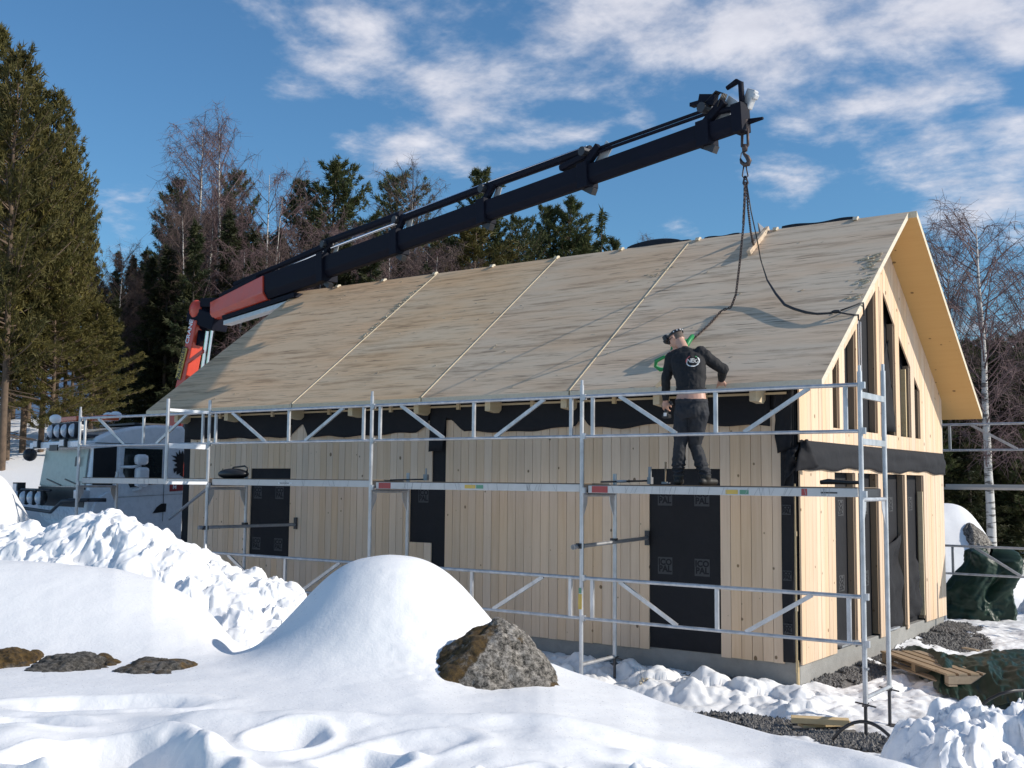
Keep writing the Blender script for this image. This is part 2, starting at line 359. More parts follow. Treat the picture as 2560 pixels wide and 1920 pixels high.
# --- trodden yard snow (finer sheet above the ground, in front of and beside the house)
def heaps(x, y):
    """lumpy shovelled snow along the wall and on the yard"""
    d, val, sec = cells(x*3.1+fbm(x*2, y*2, 91)*.5, y*3.1, 31)
    d2, val2, _ = cells(x*7.3, y*7.3, 57)
    lump = (1-np.clip(d, 0, 1)**2)*(.35+.9*val) + .30*(1-np.clip(d2, 0, 1)**2)*val2
    wall = sstep(-1.35, -.85, y)*sstep(.02, -.5, y)*sstep(1.0, .2, x)     # ridge along the long wall
    wall = wall*(.55+.6*vnoise(x*.9, y*.9+4, 8))
    side = sstep(.25, .8, x)*sstep(2.2, 1.1, x)*sstep(-.6, .1, y)*sstep(3.2, 1.5, y)*.35
    return wall*.21*lump, side*.3*lump, lump
nx, ny = 430, 520
xs = np.linspace(-7.5, 4.6, nx); ys = np.linspace(-3.6, 13.0, ny)
X, Y = np.meshgrid(xs, ys)
# house footprint is left out by splitting into two sheets (front strip and side strip)
def yard_sheet(x0, x1, y0, y1, nx, ny):
    X, Y = np.meshgrid(np.linspace(x0, x1, nx), np.linspace(y0, y1, ny))
    a, b, lump = heaps(X, Y)
    Z = ground_z(X, Y) + .035 + a + b + .05*np.maximum(fbm(X*2.6, Y*2.6, 77, 5, .6), -.4) + .02*fbm(X*9, Y*9, 12, 3)
    # bare gravel: where the snow sheet dips under the gravel
    u, v = to_uv(X, Y)
    g = np.zeros_like(X)
    for (cx, cy, rx, ry, rot, amt) in GRAVEL:
        ca, sa = math.cos(rot), math.sin(rot); dx = (X-cx)*ca+(Y-cy)*sa; dy = -(X-cx)*sa+(Y-cy)*ca
        g = np.maximum(g, amt*(1-sstep(.55, 1.15, np.hypot(dx/rx, dy/ry) + .35*fbm(X*2.4, Y*2.4, 19, 4))))
    Z = Z - g*(.05+a+b*.8) - .02*g
    dirt = .25*g + .26*sstep(.3, 1.2, X)*sstep(-2.6, -1.6, Y)*sstep(1, -.4, Y)+.1 + .12*sstep(.2, .9, X)
    return X, Y, Z, dirt, g
GRAVEL = [(.15, 1.3, .35, 1.0, 0, 1), (.25, 3.0, .35, .8, 0, 1), (.35, 5.1, .55, .95, 0, 1), (.1, 6.3, .4, .8, 0, 1), (.35, -1.55, 1.0, .42, .12, 1), (1.2, -1.75, .5, .35, 0, 1),
          (-.9, -.25, .55, .22, 0, .9), (1.9, 6.4, .5, .25, .3, .8), (2.3, 5.6, .4, .15, .2, .8), (-2.2, -.2, .4, .15, 0, .8)]
sheets = [(-7.5, 4.6, -3.6, -.0, 560, 190), (.0, 4.6, .0, 6.22, 220, 300), (-3.0, 4.6, 6.22, 13.0, 260, 210)]
for k, (x0, x1, y0, y1, a, b) in enumerate(sheets):
    X, Y, Z, D, G = yard_sheet(x0, x1, y0, y1, a, b)
    grid_mesh('yard_snow', X, Y, Z, M['snow_dirty'], attr=D, kind='structure')

# --- gravel: real stones
M['gravel'] = mat('gravel', (.15, .142, .135), .9, objvar=.0, nscale=30, namt=.5)
def stone_field():
    r = np.random.RandomState(4); pts = []
    for (cx, cy, rx, ry, rot, amt) in GRAVEL:
        n = int(2600*rx*ry*3.1); t = r.rand(n)*2*np.pi; q = np.sqrt(r.rand(n))*1.0
        dx = np.cos(t)*q*rx; dy = np.sin(t)*q*ry; ca, sa = math.cos(rot), math.sin(rot)
        pts.append(np.stack([cx+dx*ca-dy*sa, cy+dx*sa+dy*ca], 1))
    P = np.concatenate(pts)
    P = P[~((P[:, 0] < .02) & (P[:, 1] > -.03))]
    P = P[fbm(P[:, 0]*3.1, P[:, 1]*3.1, 88, 4, .6) < .16]
    z = ground_z(P[:, 0], P[:, 1])
    oc = np.array([(1,0,0),(-1,0,0),(0,1,0),(0,-1,0),(0,0,1),(0,0,-1)], float); of = [(0,2,4),(2,1,4),(1,3,4),(3,0,4),(2,0,5),(1,2,5),(3,1,5),(0,3,5)]
    n = len(P); sz = .010+.016*r.rand(n, 1, 1)
    V = oc[None]*sz*(.6+.8*r.rand(n, 1, 3)) + r.randn(n, 6, 3)*.0025
    a = r.rand(n)*6.28; c, s = np.cos(a), np.sin(a); x = V[:, :, 0]*c[:, None]-V[:, :, 1]*s[:, None]; y = V[:, :, 0]*s[:, None]+V[:, :, 1]*c[:, None]
    V[:, :, 0] = x + P[:, 0:1]; V[:, :, 1] = y + P[:, 1:2]; V[:, :, 2] += (z + .022)[:, None] + r.rand(n, 1)*.02
    F = (np.array(of)[None] + (np.arange(n)*6)[:, None, None]).reshape(-1, 3)
    me = bpy.data.meshes.new('gravel'); me.from_pydata(V.reshape(-1, 3).tolist(), [], F.tolist()); me.materials.append(M['gravel'])
    o = link(me, 'gravel', kind='stuff'); o['label'] = 'dark grey crushed gravel showing through the snow round the foundation'; o['category'] = 'gravel'
    # darker bed under the stones
    V = []; F = []
    for k, (cx, cy, rx, ry, rot, amt) in enumerate(GRAVEL):
        m = 26; b = len(V); ca, sa = math.cos(rot), math.sin(rot)
        xs = [cx]; ys = [cy]
        for ring in (.5, 1.0):
            for j in range(m):
                t = 2*math.pi*j/m; q = ring*(1+.12*math.sin(3*t+k)); dx = math.cos(t)*rx*q; dy = math.sin(t)*ry*q
                xs.append(cx+dx*ca-dy*sa); ys.append(cy+dx*sa+dy*ca)
        zs = ground_z(np.array(xs), np.array(ys))
        for x_, y_, z_ in zip(xs, ys, zs): V.append((x_, y_, z_+.012+.0015*k))
        for j in range(m):
            F.append((b, b+1+j, b+1+(j+1) % m)); F.append((b+1+j, b+1+m+j, b+1+m+(j+1) % m, b+1+(j+1) % m))
    me = bpy.data.meshes.new('gravel_bed'); me.from_pydata(V, [], F); me.materials.append(M['gravel']); link(me, 'gravel_bed', kind='structure')
stone_field()

# --- snow-covered foreground hill with the boulder's white dome
def tan_row(px, py): return (py - (1204 + .0092*(px-1280)))/FPX
crest_R = [(1100, 1672), (1220, 1655), (1300, 1648), (1350, 1649), (1390, 1656), (1500, 1690), (1560, 1709), (1640, 1740), (1800, 1787), (1920, 1819), (2100, 1850), (2250, 1878), (2420, 1920), (2700, 1990)]
crest_L = [(-600, 1392), (0, 1398), (150, 1405), (300, 1420), (400, 1442), (480, 1482), (520, 1512), (560, 1560), (600, 1610), (660, 1640), (760, 1655), (900, 1660), (1100, 1690)]
def near_hill(u, v):
    s = u/np.maximum(v, .5); px = 1280 + s*FPX*1.0
    base = 1.02 + .0*v
    # right part: shoulder dropping to the right
    tR = sky_line(px, [(p, tan_row(p, q)) for p, q in crest_R]); vR = 7.6 - 2.2*sstep(1300, 2400, px)
    zR = CAMP[2] - vR*tR
    tL = sky_line(px, [(p, tan_row(p, q)) for p, q in crest_L]); vL = 8.8
    zL = CAMP[2] - vL*tL
    wR = sstep(1050, 1300, px)
    near = np.minimum(1.03, 1.03 - .10*sstep(1500, 2400, px))
    # left mound
    lm = near + (zL - near)*sstep(7.0, vL-.1, v)
    lm = np.where(v > vL-.1, zL, lm)
    lm = lm - (.22*np.clip(v-vL, 0, 20)**1.2 + .9*sstep(vL+.2, vL+2.6, v))*(1-.8*sstep(420, 560, px)*sstep(1100, 900, px))
    rt = near + (zR - near)*sstep(3.6, 7.6, v + (7.6-vR))
    over = np.clip(v-vR, 0, 20)
    rt = rt - .55*over**1.35 - .25*sstep(0, .5, over)*0
    z = lm*(1-wR) + rt*wR
    # dome
    ud = u - (-.77); vd = v - 7.9
    ru = ud/(.74-.06*np.tanh(ud/.25)); rv = vd/.84
    dome = .79*np.exp(-(np.hypot(ru, rv)**3.1))
    z = z + dome*sstep(10.5, 9, v)
    return z
hu = np.linspace(-7.2, 5.4, 620); hv = np.concatenate([np.linspace(.6, 3.6, 40)[:-1], np.linspace(3.6, 11.2, 470)])
U, V = np.meshgrid(hu, hv)
Z = near_hill(U, V)
# footprints and hollows in the foreground
def pit(uc, vc, ru, rv, dep, rot=0):
    global Z
    ca, sa = math.cos(rot), math.sin(rot); du = (U-uc)*ca+(V-vc)*sa; dv = -(U-uc)*sa+(V-vc)*ca
    wob = .18*fbm(U*6, V*6, int(uc*31+vc*7) % 97, 3)
    r = np.hypot(du/ru, dv/rv)+wob
    Z = Z - dep*(1-sstep(.35, 1.05, r)) + .22*dep*np.exp(-((r-1.2)/.22)**2)
for a in [(-1.68, 4.62, .36, .30, .34, .3), (-1.38, 4.40, .3, .28, .26, 0), (-.12, 4.30, .16, .16, .2, 0), (.42, 4.28, .2, .16, .2, .2), (-.98, 5.05, .15, .2, .11, -.4), (-.62, 4.72, .20, .13, .09, .2), (-.38, 5.0, .26, .16, .05, .5), (.04, 4.5, .12, .22, .10, -.5), (.33, 4.38, .17, .2, .13, .2),
          (.62, 4.42, .12, .17, .10, -.3), (-2.1, 5.9, .5, .16, .06, .12), (-2.4, 5.35, .4, .12, .05, .1), (.68, 5.05, .07, .05, .05, 0)]: pit(*a)
Z += .11*fbm(U*1.15, V*1.15, 41, 3)*sstep(6.3, 5.0, V) + .012*fbm(U*5, V*5, 42, 3)*sstep(6.0, 5.2, V)
Z += .05*np.exp(-((V-5.45-.12*np.sin(U*1.7+.6)+.06*U)/.16)**2)*sstep(-2.4, -1.2, U)*sstep(1.2, .2, U)       # drifted lip
Z += .045*np.exp(-(np.hypot((U-.55)/.10, (V-5.12)/.08))**2)
Z += .012*fbm(U*2.2, V*2.2, 43, 3)
# ragged melting edge beside the boulder and on the dome
domew = np.exp(-(np.hypot((U+.45)/.35, (V-7.0)/.4))**2); Z += domew*.014*fbm(U*16, V*22, 44, 3)
Z = np.maximum(Z, -.6)
HXW = CAMP[0] + U*RV[0] + V*FV[0]; HYW = CAMP[1] + U*RV[1] + V*FV[1]
grid_mesh('snow_hill', HXW, HYW, Z, M['snow'], kind='structure')
def uvw(u, v, z): return (CAMP[0]+u*RV[0]+v*FV[0], CAMP[1]+u*RV[1]+v*FV[1], z)

# --- ploughed rough snow bank, left; and the rough heap at the bottom right
def rough_bank(name, u0, u1, v0, v1, nu, nv, fn, seed, amp, scale):
    U, V = np.meshgrid(np.linspace(u0, u1, nu), np.linspace(v0, v1, nv))
    H = fn(U, V)
    d, val, sec = cells(U*scale + .6*fbm(U*2, V*2, seed+3), V*scale + .6*fbm(U*2, V*2, seed+4), seed)
    d2, val2, s2 = cells(U*scale*2.3 + .5*fbm(U*5, V*5, seed+5), V*scale*2.3, seed+1)
    d3, val3, s3 = cells(U*scale*5.1, V*scale*5.1, seed+2)
    k = sstep(.0, .3, H)
    wgt = .55 + .6*vnoise(U*.8, V*.8, seed+9)
    H2 = H + k*amp*wgt*((1-np.clip(d, 0, 1.1)**2)*(.1+val) + .42*(1-np.clip(d2, 0, 1.1)**1.6)*(.1+val2) + .12*(1-np.clip(d3, 0, 1)**1.5)*val3 - .55) + k*amp*1.1*fbm(U*1.3, V*1.3, seed+6, 5, .62)
    H2 = H2 + k*.022*fbm(U*9, V*9, seed+31, 4, .65)
    # push sideways so that faces overhang a little
    n1 = fbm(U*3, V*3, seed+7, 4, .6)*.10*amp/.2; n2 = fbm(U*3, V*3, seed+8, 4, .6)*.10*amp/.2
    Uo = U + n1*k; Vo = V + n2*k
    base = ground_z(CAMP[0]+Uo*RV[0]+Vo*FV[0], CAMP[1]+Uo*RV[1]+Vo*FV[1])
    return grid_mesh(name, CAMP[0]+Uo*RV[0]+Vo*FV[0], CAMP[1]+Uo*RV[1]+Vo*FV[1], np.maximum(base-.3, base-.25+H2), M['snow'], kind='structure')
crest_P = [(-700, 1300), (-200, 1330), (-20, 1318), (40, 1302), (100, 1288), (200, 1280), (310, 1276), (370, 1283), (450, 1312), (480, 1332), (520, 1362), (600, 1397), (700, 1407), (740, 1422), (765, 1440), (790, 1600), (820, 1800)]
def bank_fn(U, V):
    px = 1280 + U/np.maximum(V, 1)*FPX; t = sky_line(px, [(p, tan_row(p, q)) for p, q in crest_P])
    vc = 12.4; zc = CAMP[2] - vc*t + .25 + .1
    prof = sstep(9.3, vc, V)**.85*(1-sstep(vc+.4, vc+2.6, V))
    return np.maximum(zc, 0)*prof
rough_bank('snow_bank', -8.2, -1.6, 9.2, 15.2, 520, 420, bank_fn, 201, .2, 2.2)
def low_fn(U, V):   # blue shaded blocks in front of the bank's end
    return .62*np.exp(-(np.hypot((U+2.15)/.42, (V-9.9)/.55)**2.4))
rough_bank('snow_bank', -3.1, -1.2, 8.9, 11.0, 150, 150, low_fn, 231, .16, 2.0)
heap_top = [(1980, 1990), (2100, 1950), (2180, 1860), (2225, 1800), (2300, 1775), (2360, 1752), (2430, 1745), (2500, 1770), (2600, 1775), (2800, 1800)]
def heap_fn(U, V):
    px = 1280 + U/np.maximum(V, 1)*FPX; t = sky_line(px, [(p, tan_row(p, q)) for p, q in heap_top]); vc = 8.0
    zc = CAMP[2] - vc*t + .42
    return np.maximum(zc, 0)*sstep(5.6, vc, V)**.7*(1-sstep(vc+.1, vc+1.1, V))
rough_bank('snow_heap', 1.7, 5.2, 5.2, 9.6, 300, 300, heap_fn, 251, .22, 3.4)

# ================================================================ HOUSE
def text_mesh(s, size, M4, material, name='lettering', parent=None, bold=.0, spacing=1.0, depth=.0015):
    cu = bpy.data.curves.new('lettering', 'FONT'); cu.body = s; cu.size = size; cu.align_x = 'CENTER'; cu.align_y = 'CENTER'; cu.extrude = depth; cu.offset = bold; cu.space_character = spacing; cu.space_line = .8; cu.resolution_u = 3
    t = bpy.data.objects.new('lettering', cu); col.objects.link(t)
    dg = bpy.context.evaluated_depsgraph_get(); me = bpy.data.meshes.new_from_object(t.evaluated_get(dg)); bpy.data.objects.remove(t)
    me.transform(M4); me.materials.clear(); me.materials.append(material); me.name = name
    return me
def frame(o, x, y, z):
    m = Matrix.Identity(4)
    for i, a in enumerate((Vector(x).normalized(), Vector(y).normalized(), Vector(z).normalized())):
        for j in range(3): m[j][i] = a[j]
    for j in range(3): m[j][3] = o[j]
    return m
K_ = .745
def zu(y):                       # underside of the roof slabs
    return 3.27 + K_*(y+.4) if y <= 3.1 else 3.27 + K_*(6.6-y)
house = thing('timber_house', 'pale spruce-clad house under construction with weathered grey-brown timber roof', 'house', (-5.5, 3.1, 0))
MB().box((-11.03, .012, -.6), (-.012, 6.17, .175)).build('foundation', M['conc'], house, bevel=.01)
long_open = [(-9.28, -8.36, .97, 2.37), (-5.86, -5.45, 1.31, 2.08), (-5.45, -5.20, .2, 3.3), (-1.93, -.97, .18, 2.37)]
sh = MB(); sh.box((-11.03, .001, .176), (-.02, .10, 3.5)); sh.box((-11.03, .1, .176), (-10.93, 6.18, 3.5)); sh.box((-11.0, 6.08, .176), (-.02, 6.18, 3.5))
sh.prism([(-11.03, .1, 3.5), (-11.03, 6.1, 3.5), (-11.03, 3.1, 5.75)], (.08, 0, 0))
sh.build('wall_felt', M['felt'], house)
rb = random.Random(3)
def interval_minus(z0, z1, cuts):
    segs = [(z0, z1)]
    for a, b in cuts:
        out = []
        for s in segs:
            if b <= s[0] or a >= s[1]: out.append(s)
            else:
                if a > s[0]: out.append((s[0], a))
                if b < s[1]: out.append((b, s[1]))
        segs = out
    return segs
bounds = [-10.84, -9.28, -8.36, -5.86, -5.45, -5.20, -1.93, -.97, -.18]
for a, b in zip(bounds[:-1], bounds[1:]):
    n = max(1, round((b-a)/.1335)); wd = (b-a)/n
    for k in range(n):
        x0 = a+k*wd; x1 = x0+wd; xc = (x0+x1)/2
        cuts = [(o[2], o[3]) for o in long_open if o[0] < xc < o[1]]
        for z0, z1 in interval_minus(.15, 3.06, cuts):
            if z1-z0 < .06: continue
            dy = rb.uniform(-.0015, .0015); dz = rb.uniform(-.004, .004) if z0 < .2 else 0
            MB().box((x0+.003, -.022+dy, z0+dz), (x1-.003, -.002, z1)).build('board', M['board'], house)
# curtain of wall felt tacked along the eaves, hanging in scallops
def curtain(x0, x1, prof, zt, y0, name='felt_curtain'):
    xs = np.linspace(x0, x1, max(8, int((x1-x0)/.06))); nz = 7; vs = []; fs = []
    for i, x in enumerate(xs):
        zb = np.interp(x, [p[0] for p in prof], [p[1] for p in prof]) + .012*math.sin(x*9)
        for j in range(nz):
            t = j/(nz-1); z = zt*(1-t)+zb*t
            vs.append((x, y0 - .012 - .022*t*(1+math.sin(x*4.2+1.7*math.sin(x*1.3))) , z))
    for i in range(len(xs)-1):
        for j in range(nz-1):
            q = i*nz+j; fs.append((q, q+1, q+nz+1, q+nz))
    b = MB(); b.add(vs, fs); o = b.build(name, M['felt'], house, smooth=True)
    s = o.modifiers.new('thick', 'SOLIDIFY'); s.thickness = .003; return o
curtain(-10.95, -8.36, [(-10.95, 2.87), (-9.2, 2.86), (-8.36, 2.87)], 3.33, -.022)
curtain(-8.34, -5.50, [(-8.34, 2.90), (-8.06, 3.09), (-8.0, 2.87), (-6.9, 2.85), (-6.2, 2.88), (-5.75, 2.9), (-5.5, 3.0)], 3.33, -.026)
curtain(-5.48, -2.93, [(-5.48, 2.6), (-5.2, 2.62), (-5.19, 3.10), (-5.08, 3.08), (-4.88, 2.89), (-4.0, 2.865), (-3.3, 2.9), (-3.0, 2.93), (-2.93, 3.0)], 3.33, -.024)
curtain(-2.85, -.32, [(-2.85, 3.02), (-2.76, 2.9), (-2.3, 2.885), (-1.8, 2.925), (-1.3, 2.94), (-.95, 2.89), (-.32, 2.87)], 3.33, -.026)
# loose felt at the near corner
def sheet(name, P, nu, nv, mt, bulge=.02, seed=1, parent=house, thick=.003):
    """patch between four corners P (a b / c d) with folds"""
    a, b, c, d = [Vector(p) for p in P]; nrm = (b-a).cross(c-a).normalized(); vs = []; fs = []
    for i in range(nu):
        for j in range(nv):
            s, t = i/(nu-1), j/(nv-1); p = (a*(1-s)+b*s)*(1-t) + (c*(1-s)+d*s)*t
            w_ = float(fbm(np.array([s*2.6+seed]), np.array([t*4.0+seed*3.1]), seed, 4)[0])
            vs.append(p + nrm*bulge*w_*2.2)
    for i in range(nu-1):
        for j in range(nv-1): q = i*nv+j; fs.append((q, q+1, q+nv+1, q+nv))
    bb = MB(); bb.add(vs, fs); o = bb.build(name, mt, parent, smooth=True)
    if thick: s_ = o.modifiers.new('thick', 'SOLIDIFY'); s_.thickness = thick
    return o
sheet('corner_felt', [(-.19, -.03, .17), (-.055, -.03, .17), (-.2, -.03, 3.25), (-.03, -.035, 3.25)], 6, 60, M['felt'], .012, 5)
sheet('corner_felt', [(-.24, -.055, 2.55), (-.06, -.05, 2.6), (-.26, -.05, 3.28), (-.02, -.06, 3.28)], 8, 14, M['felt'], .03, 8)
MB().box((-.05, -.024, .06), (-.03, -.002, 2.2)).build('corner_post', M['lumber'], house)
MB().box((-.045, -.02, -.2), (-.02, .008, .2)).build('corner_batten', M['lumber'], house)
for z in (.75, 1.6, 2.45): MB().box((-.06, -.028, z), (-.02, -.002, z+.055)).build('block', M['lumber'], house)
# gable cladding
gb_open = [(1.15, 1.93, .23, 2.345), (2.04, 2.87, .2, 2.345), (3.107, 4.10, .2, 2.345), (4.19, 5.07, .19, 2.345)]
gu_open = [(1.13, 1.375, 3.61, 3.80), (1.587, 2.06-.02, 3.92, 4.235), (2.10, 2.90, 4.30, 4.88), (3.24, 3.757, 4.91, 4.49), (3.95, 4.50, 4.36, 3.95), (4.69, 4.97, 3.83, 3.63)]
def gable_boards(z0, ztop, opens, upper):
    bd = [0.0, 6.2]
    for o in opens: bd += [o[0], o[1]]
    bd = sorted(set(bd))
    for a, b in zip(bd[:-1], bd[1:]):
        n = max(1, round((b-a)/.13)); wd = (b-a)/n
        for k in range(n):
            y0 = a+k*wd+.0025; y1 = a+(k+1)*wd-.0025; yc = (y0+y1)/2; dx = rb.uniform(-.0015, .0015)
            op = [o for o in opens if o[0] < yc < o[1]]
            t0, t1 = (ztop(y0), ztop(y1))
            pieces = []
            if op:
                o = op[0]
                if upper:
                    f = lambda y: o[2] + (o[3]-o[2])*(y-o[0])/(o[1]-o[0])
                    pieces.append((z0, z0, 2.895, 2.895)); pieces.append((f(y0), f(y1), t0, t1))
                else:
                    if o[2]-z0 > .12: pieces.append((z0, z0, o[2], o[2]))
                    pieces.append((o[3], o[3], t0, t1))
            else:
                pieces.append((z0, z0, t0, t1))
            for (b0, b1, c0, c1) in pieces:
                if max(c0-b0, c1-b1) < .02: continue
                MB().prism([(0+dx, y0, b0), (0+dx, y1, b1), (0+dx, y1, c1), (0+dx, y0, c0)], (.021, 0, 0)).build('board', M['board'], house)
gable_boards(.148, lambda y: 2.44, gb_open, False)
gable_boards(2.68, lambda y: zu(y)-.004, gu_open, True)
# felt at the back of the openings, studs between, reveals
MB().box((-.12, .02, .176), (-.09, 6.1, 3.3)).prism([(-.12, .1, 3.3), (-.12, 6.1, 3.3), (-.12, 3.1, 5.6)], (.03, 0, 0)).build('gable_felt', M['felt'], house)
fr = MB()
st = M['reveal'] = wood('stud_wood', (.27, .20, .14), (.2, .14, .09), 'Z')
for o in gb_open:
    MB().box((-.085, o[1]-.03, .2), (-.003, o[1]-.002, 2.34)).build('stud', st, house)
    MB().box((-.085, o[0]-.03, .2), (-.003, o[0]-.002, 2.34)).build('stud', st, house)
for o in gu_open:
    MB().box((-.085, o[1]-.03, 2.85), (-.003, o[1]-.002, o[3]+.02)).build('stud', st, house)
    MB().box((-.085, o[0]-.03, 2.85), (-.003, o[0]-.002, o[2]+.02)).build('stud', st, house)
for y, z0, z1 in [(4.12, .13, 2.3), (5.01, .25, 2.1), (4.26, 2.9, 3.9), (2.07, 2.9, 4.2)]:
    MB().box((-.06, y, z0), (.012, y+.035, z1)).build('stud', M['lumber'], house)
MB().box((-.1, 3.04, 2.86), (.030, 3.07, 4.95)).box((-.1, 3.08, 2.9), (.034, 3.1, 4.9)).build('mullion', M['board'], house)
for (a, b) in [(1.3, 1.95), (3.2, 3.7)]: MB().box((-.1, a, .196), (.03, b, .222)).build('sill', M['alu'], house)
# folded felt in the lower right openings
sheet('loose_felt', [(-.07, 3.12, .2), (-.02, 4.0, .2), (-.07, 3.15, 1.25), (-.07, 4.05, 1.5)], 14, 16, M['felt'], .04, 12)
sheet('loose_felt', [(-.07, 4.24, .25), (-.01, 4.9, .3), (-.07, 4.3, 1.0), (-.07, 4.9, 1.3)], 14, 16, M['felt'], .05, 14)
sheet('loose_felt', [(-.07, 3.3, 2.95), (-.02, 3.74, 2.95), (-.07, 3.26, 3.6), (-.07, 3.74, 4.3)], 10, 12, M['felt'], .03, 15)
# drooping felt band between storeys
vs = []; fs = []; ny_ = 90; nz_ = 9
for i in range(ny_):
    y = -.01 + 6.23*i/(ny_-1)
    for j in range(nz_):
        t = j/(nz_-1); z = 2.705 - t*(.325+.02*math.sin(y*2.3)+.012*math.sin(y*7)); wv = float(fbm(np.array([y*1.6]), np.array([t*2.0]), 61, 4)[0])
        vs.append((.026 + .05*math.sin(math.pi*min(1, t*1.1))*(.6+.9*wv) + .02*t, y, z))
for i in range(ny_-1):
    for j in range(nz_-1): q = i*nz_+j; fs.append((q, q+1, q+nz_+1, q+nz_))
b = MB(); b.add(vs, fs); o = b.build('felt_band', M['felt'], house, smooth=True); s_ = o.modifiers.new('thick', 'SOLIDIFY'); s_.thickness = .003
sheet('felt_flap', [(.05, -.02, 2.70), (.12, .0, 2.71), (.02, -.14, 2.33), (.19, .16, 2.40)], 8, 10, M['felt'], .03, 21)
sheet('felt_flap', [(-.16, -.05, 2.52), (.03, -.06, 2.66), (-.16, -.08, 2.15), (-.02, -.05, 2.36)], 10, 10, M['felt'], .05, 23)
# prints on the felt
def logo(o, xd, zd, nd, s=.2, lines='ICO\nPAL'):
    o = Vector(o); nd = Vector(nd); F_ = frame(o, xd, zd, nd)
    # light square with the letters left dark
    sq = MB(); X = Vector(xd)*s/2; Y = Vector(zd)*s*.52/1; n_ = nd*.002
    sq.add([o-X-Y+n_, o+X-Y+n_, o+X+Y+n_, o-X+Y+n_], [(0,1,2,3)])
    q = sq.build('felt_print', M['print'], house)
    me = text_mesh(lines, s*.52, frame(o+nd*.0035, xd, zd, nd), M['felt'], bold=.004, depth=.0006)
    link(me, 'lettering', q)
ROOTM_default = Matrix.Identity(4)
for x in (-9.13, -8.62): 
    for z in (1.98, 1.16): logo((x, .0, z), (1,0,0), (0,0,1), (0,-1,0), .19)
for x in (-1.72, -1.22):
    for z in (2.02, 1.18): logo((x, .0, z), (1,0,0), (0,0,1), (0,-1,0), .2)
for x, z in ((-5.62, 1.98), (-5.32, .75)): logo((x, .0, z), (1,0,0), (0,0,1), (0,-1,0), .19)
for y in (1.30, 1.66, 2.22, 2.62, 3.4, 3.75, 4.35, 4.72):
    for z in (1.9, .95):
        if y > 3 and z < 1.5: continue
        logo((-.0885, y, z + (.0 if y < 3 else .02)), (0,0,1), (0,-1,0), (1,0,0), .2)
for z in (2.12, 1.9, 1.15, .55): logo((-.125, -.062, z), (1,0,0), (0,0,1), (0,-1,0), .11)
# rafter tails
for x in (-10.93, -9.65, -8.16, -6.86, -5.57, -4.30, -3.07, -1.72, -.46):
    poly = [(x, -.31, zu(-.31)-.003), (x, -.31, 3.15), (x, -.10, 3.13), (x, .02, 3.22), (x, .02, zu(.02)-.003)]
    MB().prism(poly, (.09, 0, 0)).build('rafter_tail', M['glulam'], house, bevel=.004)
MB().box((-11.0, -.075, 3.235), (-.1, -.058, 3.262)).build('eaves_batten', M['lumber'], house)
for x in np.arange(-10.4, -.5, 1.27): MB().box((x+.35, -.09, 3.2), (x+.40, -.05, 3.33)).build('block', M['lumber'], house)
# roof slabs
seams = [-11.6, -7.97, -5.36, -2.88, .44]
M['roof_b'] = wood('weathered_roof_panel_brown', (.68, .47, .30), (.38, .245, .145), 'X', knots=False, streaks=.9, weather=(.63, .475, .325), objvar=.04, rough=.85)
M['edge'] = wood('slab_edge', (.62, .55, .42), (.5, .4, .28), 'Y', knots=False)
def slab(x0, x1, near, mtop, nm='roof_panel'):
    T_ = .088
    if near: pr = [(-.4, 3.27), (3.098, zu(3.098)), (3.098, zu(3.098)+T_), (-.4, 3.27+T_)]
    else: pr = [(6.6, 3.27), (3.1, zu(3.1)), (3.1, zu(3.1)+T_), (6.6, 3.27+T_)]
    b = MB(); n = 4; P0 = [(x0, y, z) for y, z in pr]; P1 = [(x1, y, z) for y, z in pr]
    b.m = 0; b.add([P0[3], P0[2], P1[2], P1[3]], [(0, 1, 2, 3)])
    b.m = 1; b.add([P0[0], P0[1], P1[1], P1[0]], [(0, 1, 2, 3)])
    b.m = 2; b.add(P0, [(0, 1, 2, 3)]); b.add(P1, [(0, 1, 2, 3)]); b.add([P0[0], P0[3], P1[3], P1[0]], [(0, 1, 2, 3)]); b.add([P0[1], P0[2], P1[2], P1[1]], [(0, 1, 2, 3)])
    me = bpy.data.meshes.new(nm); me.from_pydata(b.v, [], b.f)
    for m_ in (mtop, M['soffit'], M['edge']): me.materials.append(m_)
    me.polygons.foreach_set('material_index', b.mi)
    bm = bmesh.new(); bm.from_mesh(me); bmesh.ops.remove_doubles(bm, verts=bm.verts, dist=1e-5); bmesh.ops.recalc_face_normals(bm, faces=bm.faces); bm.to_mesh(me); bm.free()
    return link(me, nm, house)
for k in range(4):
    slab(seams[k]+.012, seams[k+1]-.012 if k < 3 else seams[k+1], True, M['roof_b'] if k in (0,) else M['roof'])
for k in range(4):
    slab(seams[k]+.003, seams[k+1]-.003 if k < 3 else .55, False, M['roof'])
M['foam'] = mat('joint_strip', (.56, .48, .35), .8, namt=.15, bump=.5, bscale=40)
for k in (1, 2, 3):
    x = seams[k]; b = MB(); b.beam((x, -.395, zu(-.395)+.094), (x, 3.06, zu(3.06)+.094), .014, .012, (0, 0, 1)); b.build('joint_strip', M['foam'], house)
def blobs(pts, r0, r1, name='splinters'):
    b = MB()
    for (x, y) in pts:
        r = rb.uniform(r0, r1); z = zu(y)+.088
        b.beam((x-r*1.6, y-rb.uniform(-.3, .3)*r, z+r*.15), (x+r*rb.uniform(.5, 1.5), y+rb.uniform(-.6, .9)*r, z+r*.5), r*.55, r*.35)
    return b.build(name, M['foam'], house, kind='stuff')
blobs([(seams[1]-.03-abs(rb.gauss(0, .05)), rb.uniform(1.2, 2.85)) for _ in range(70)], .012, .035)
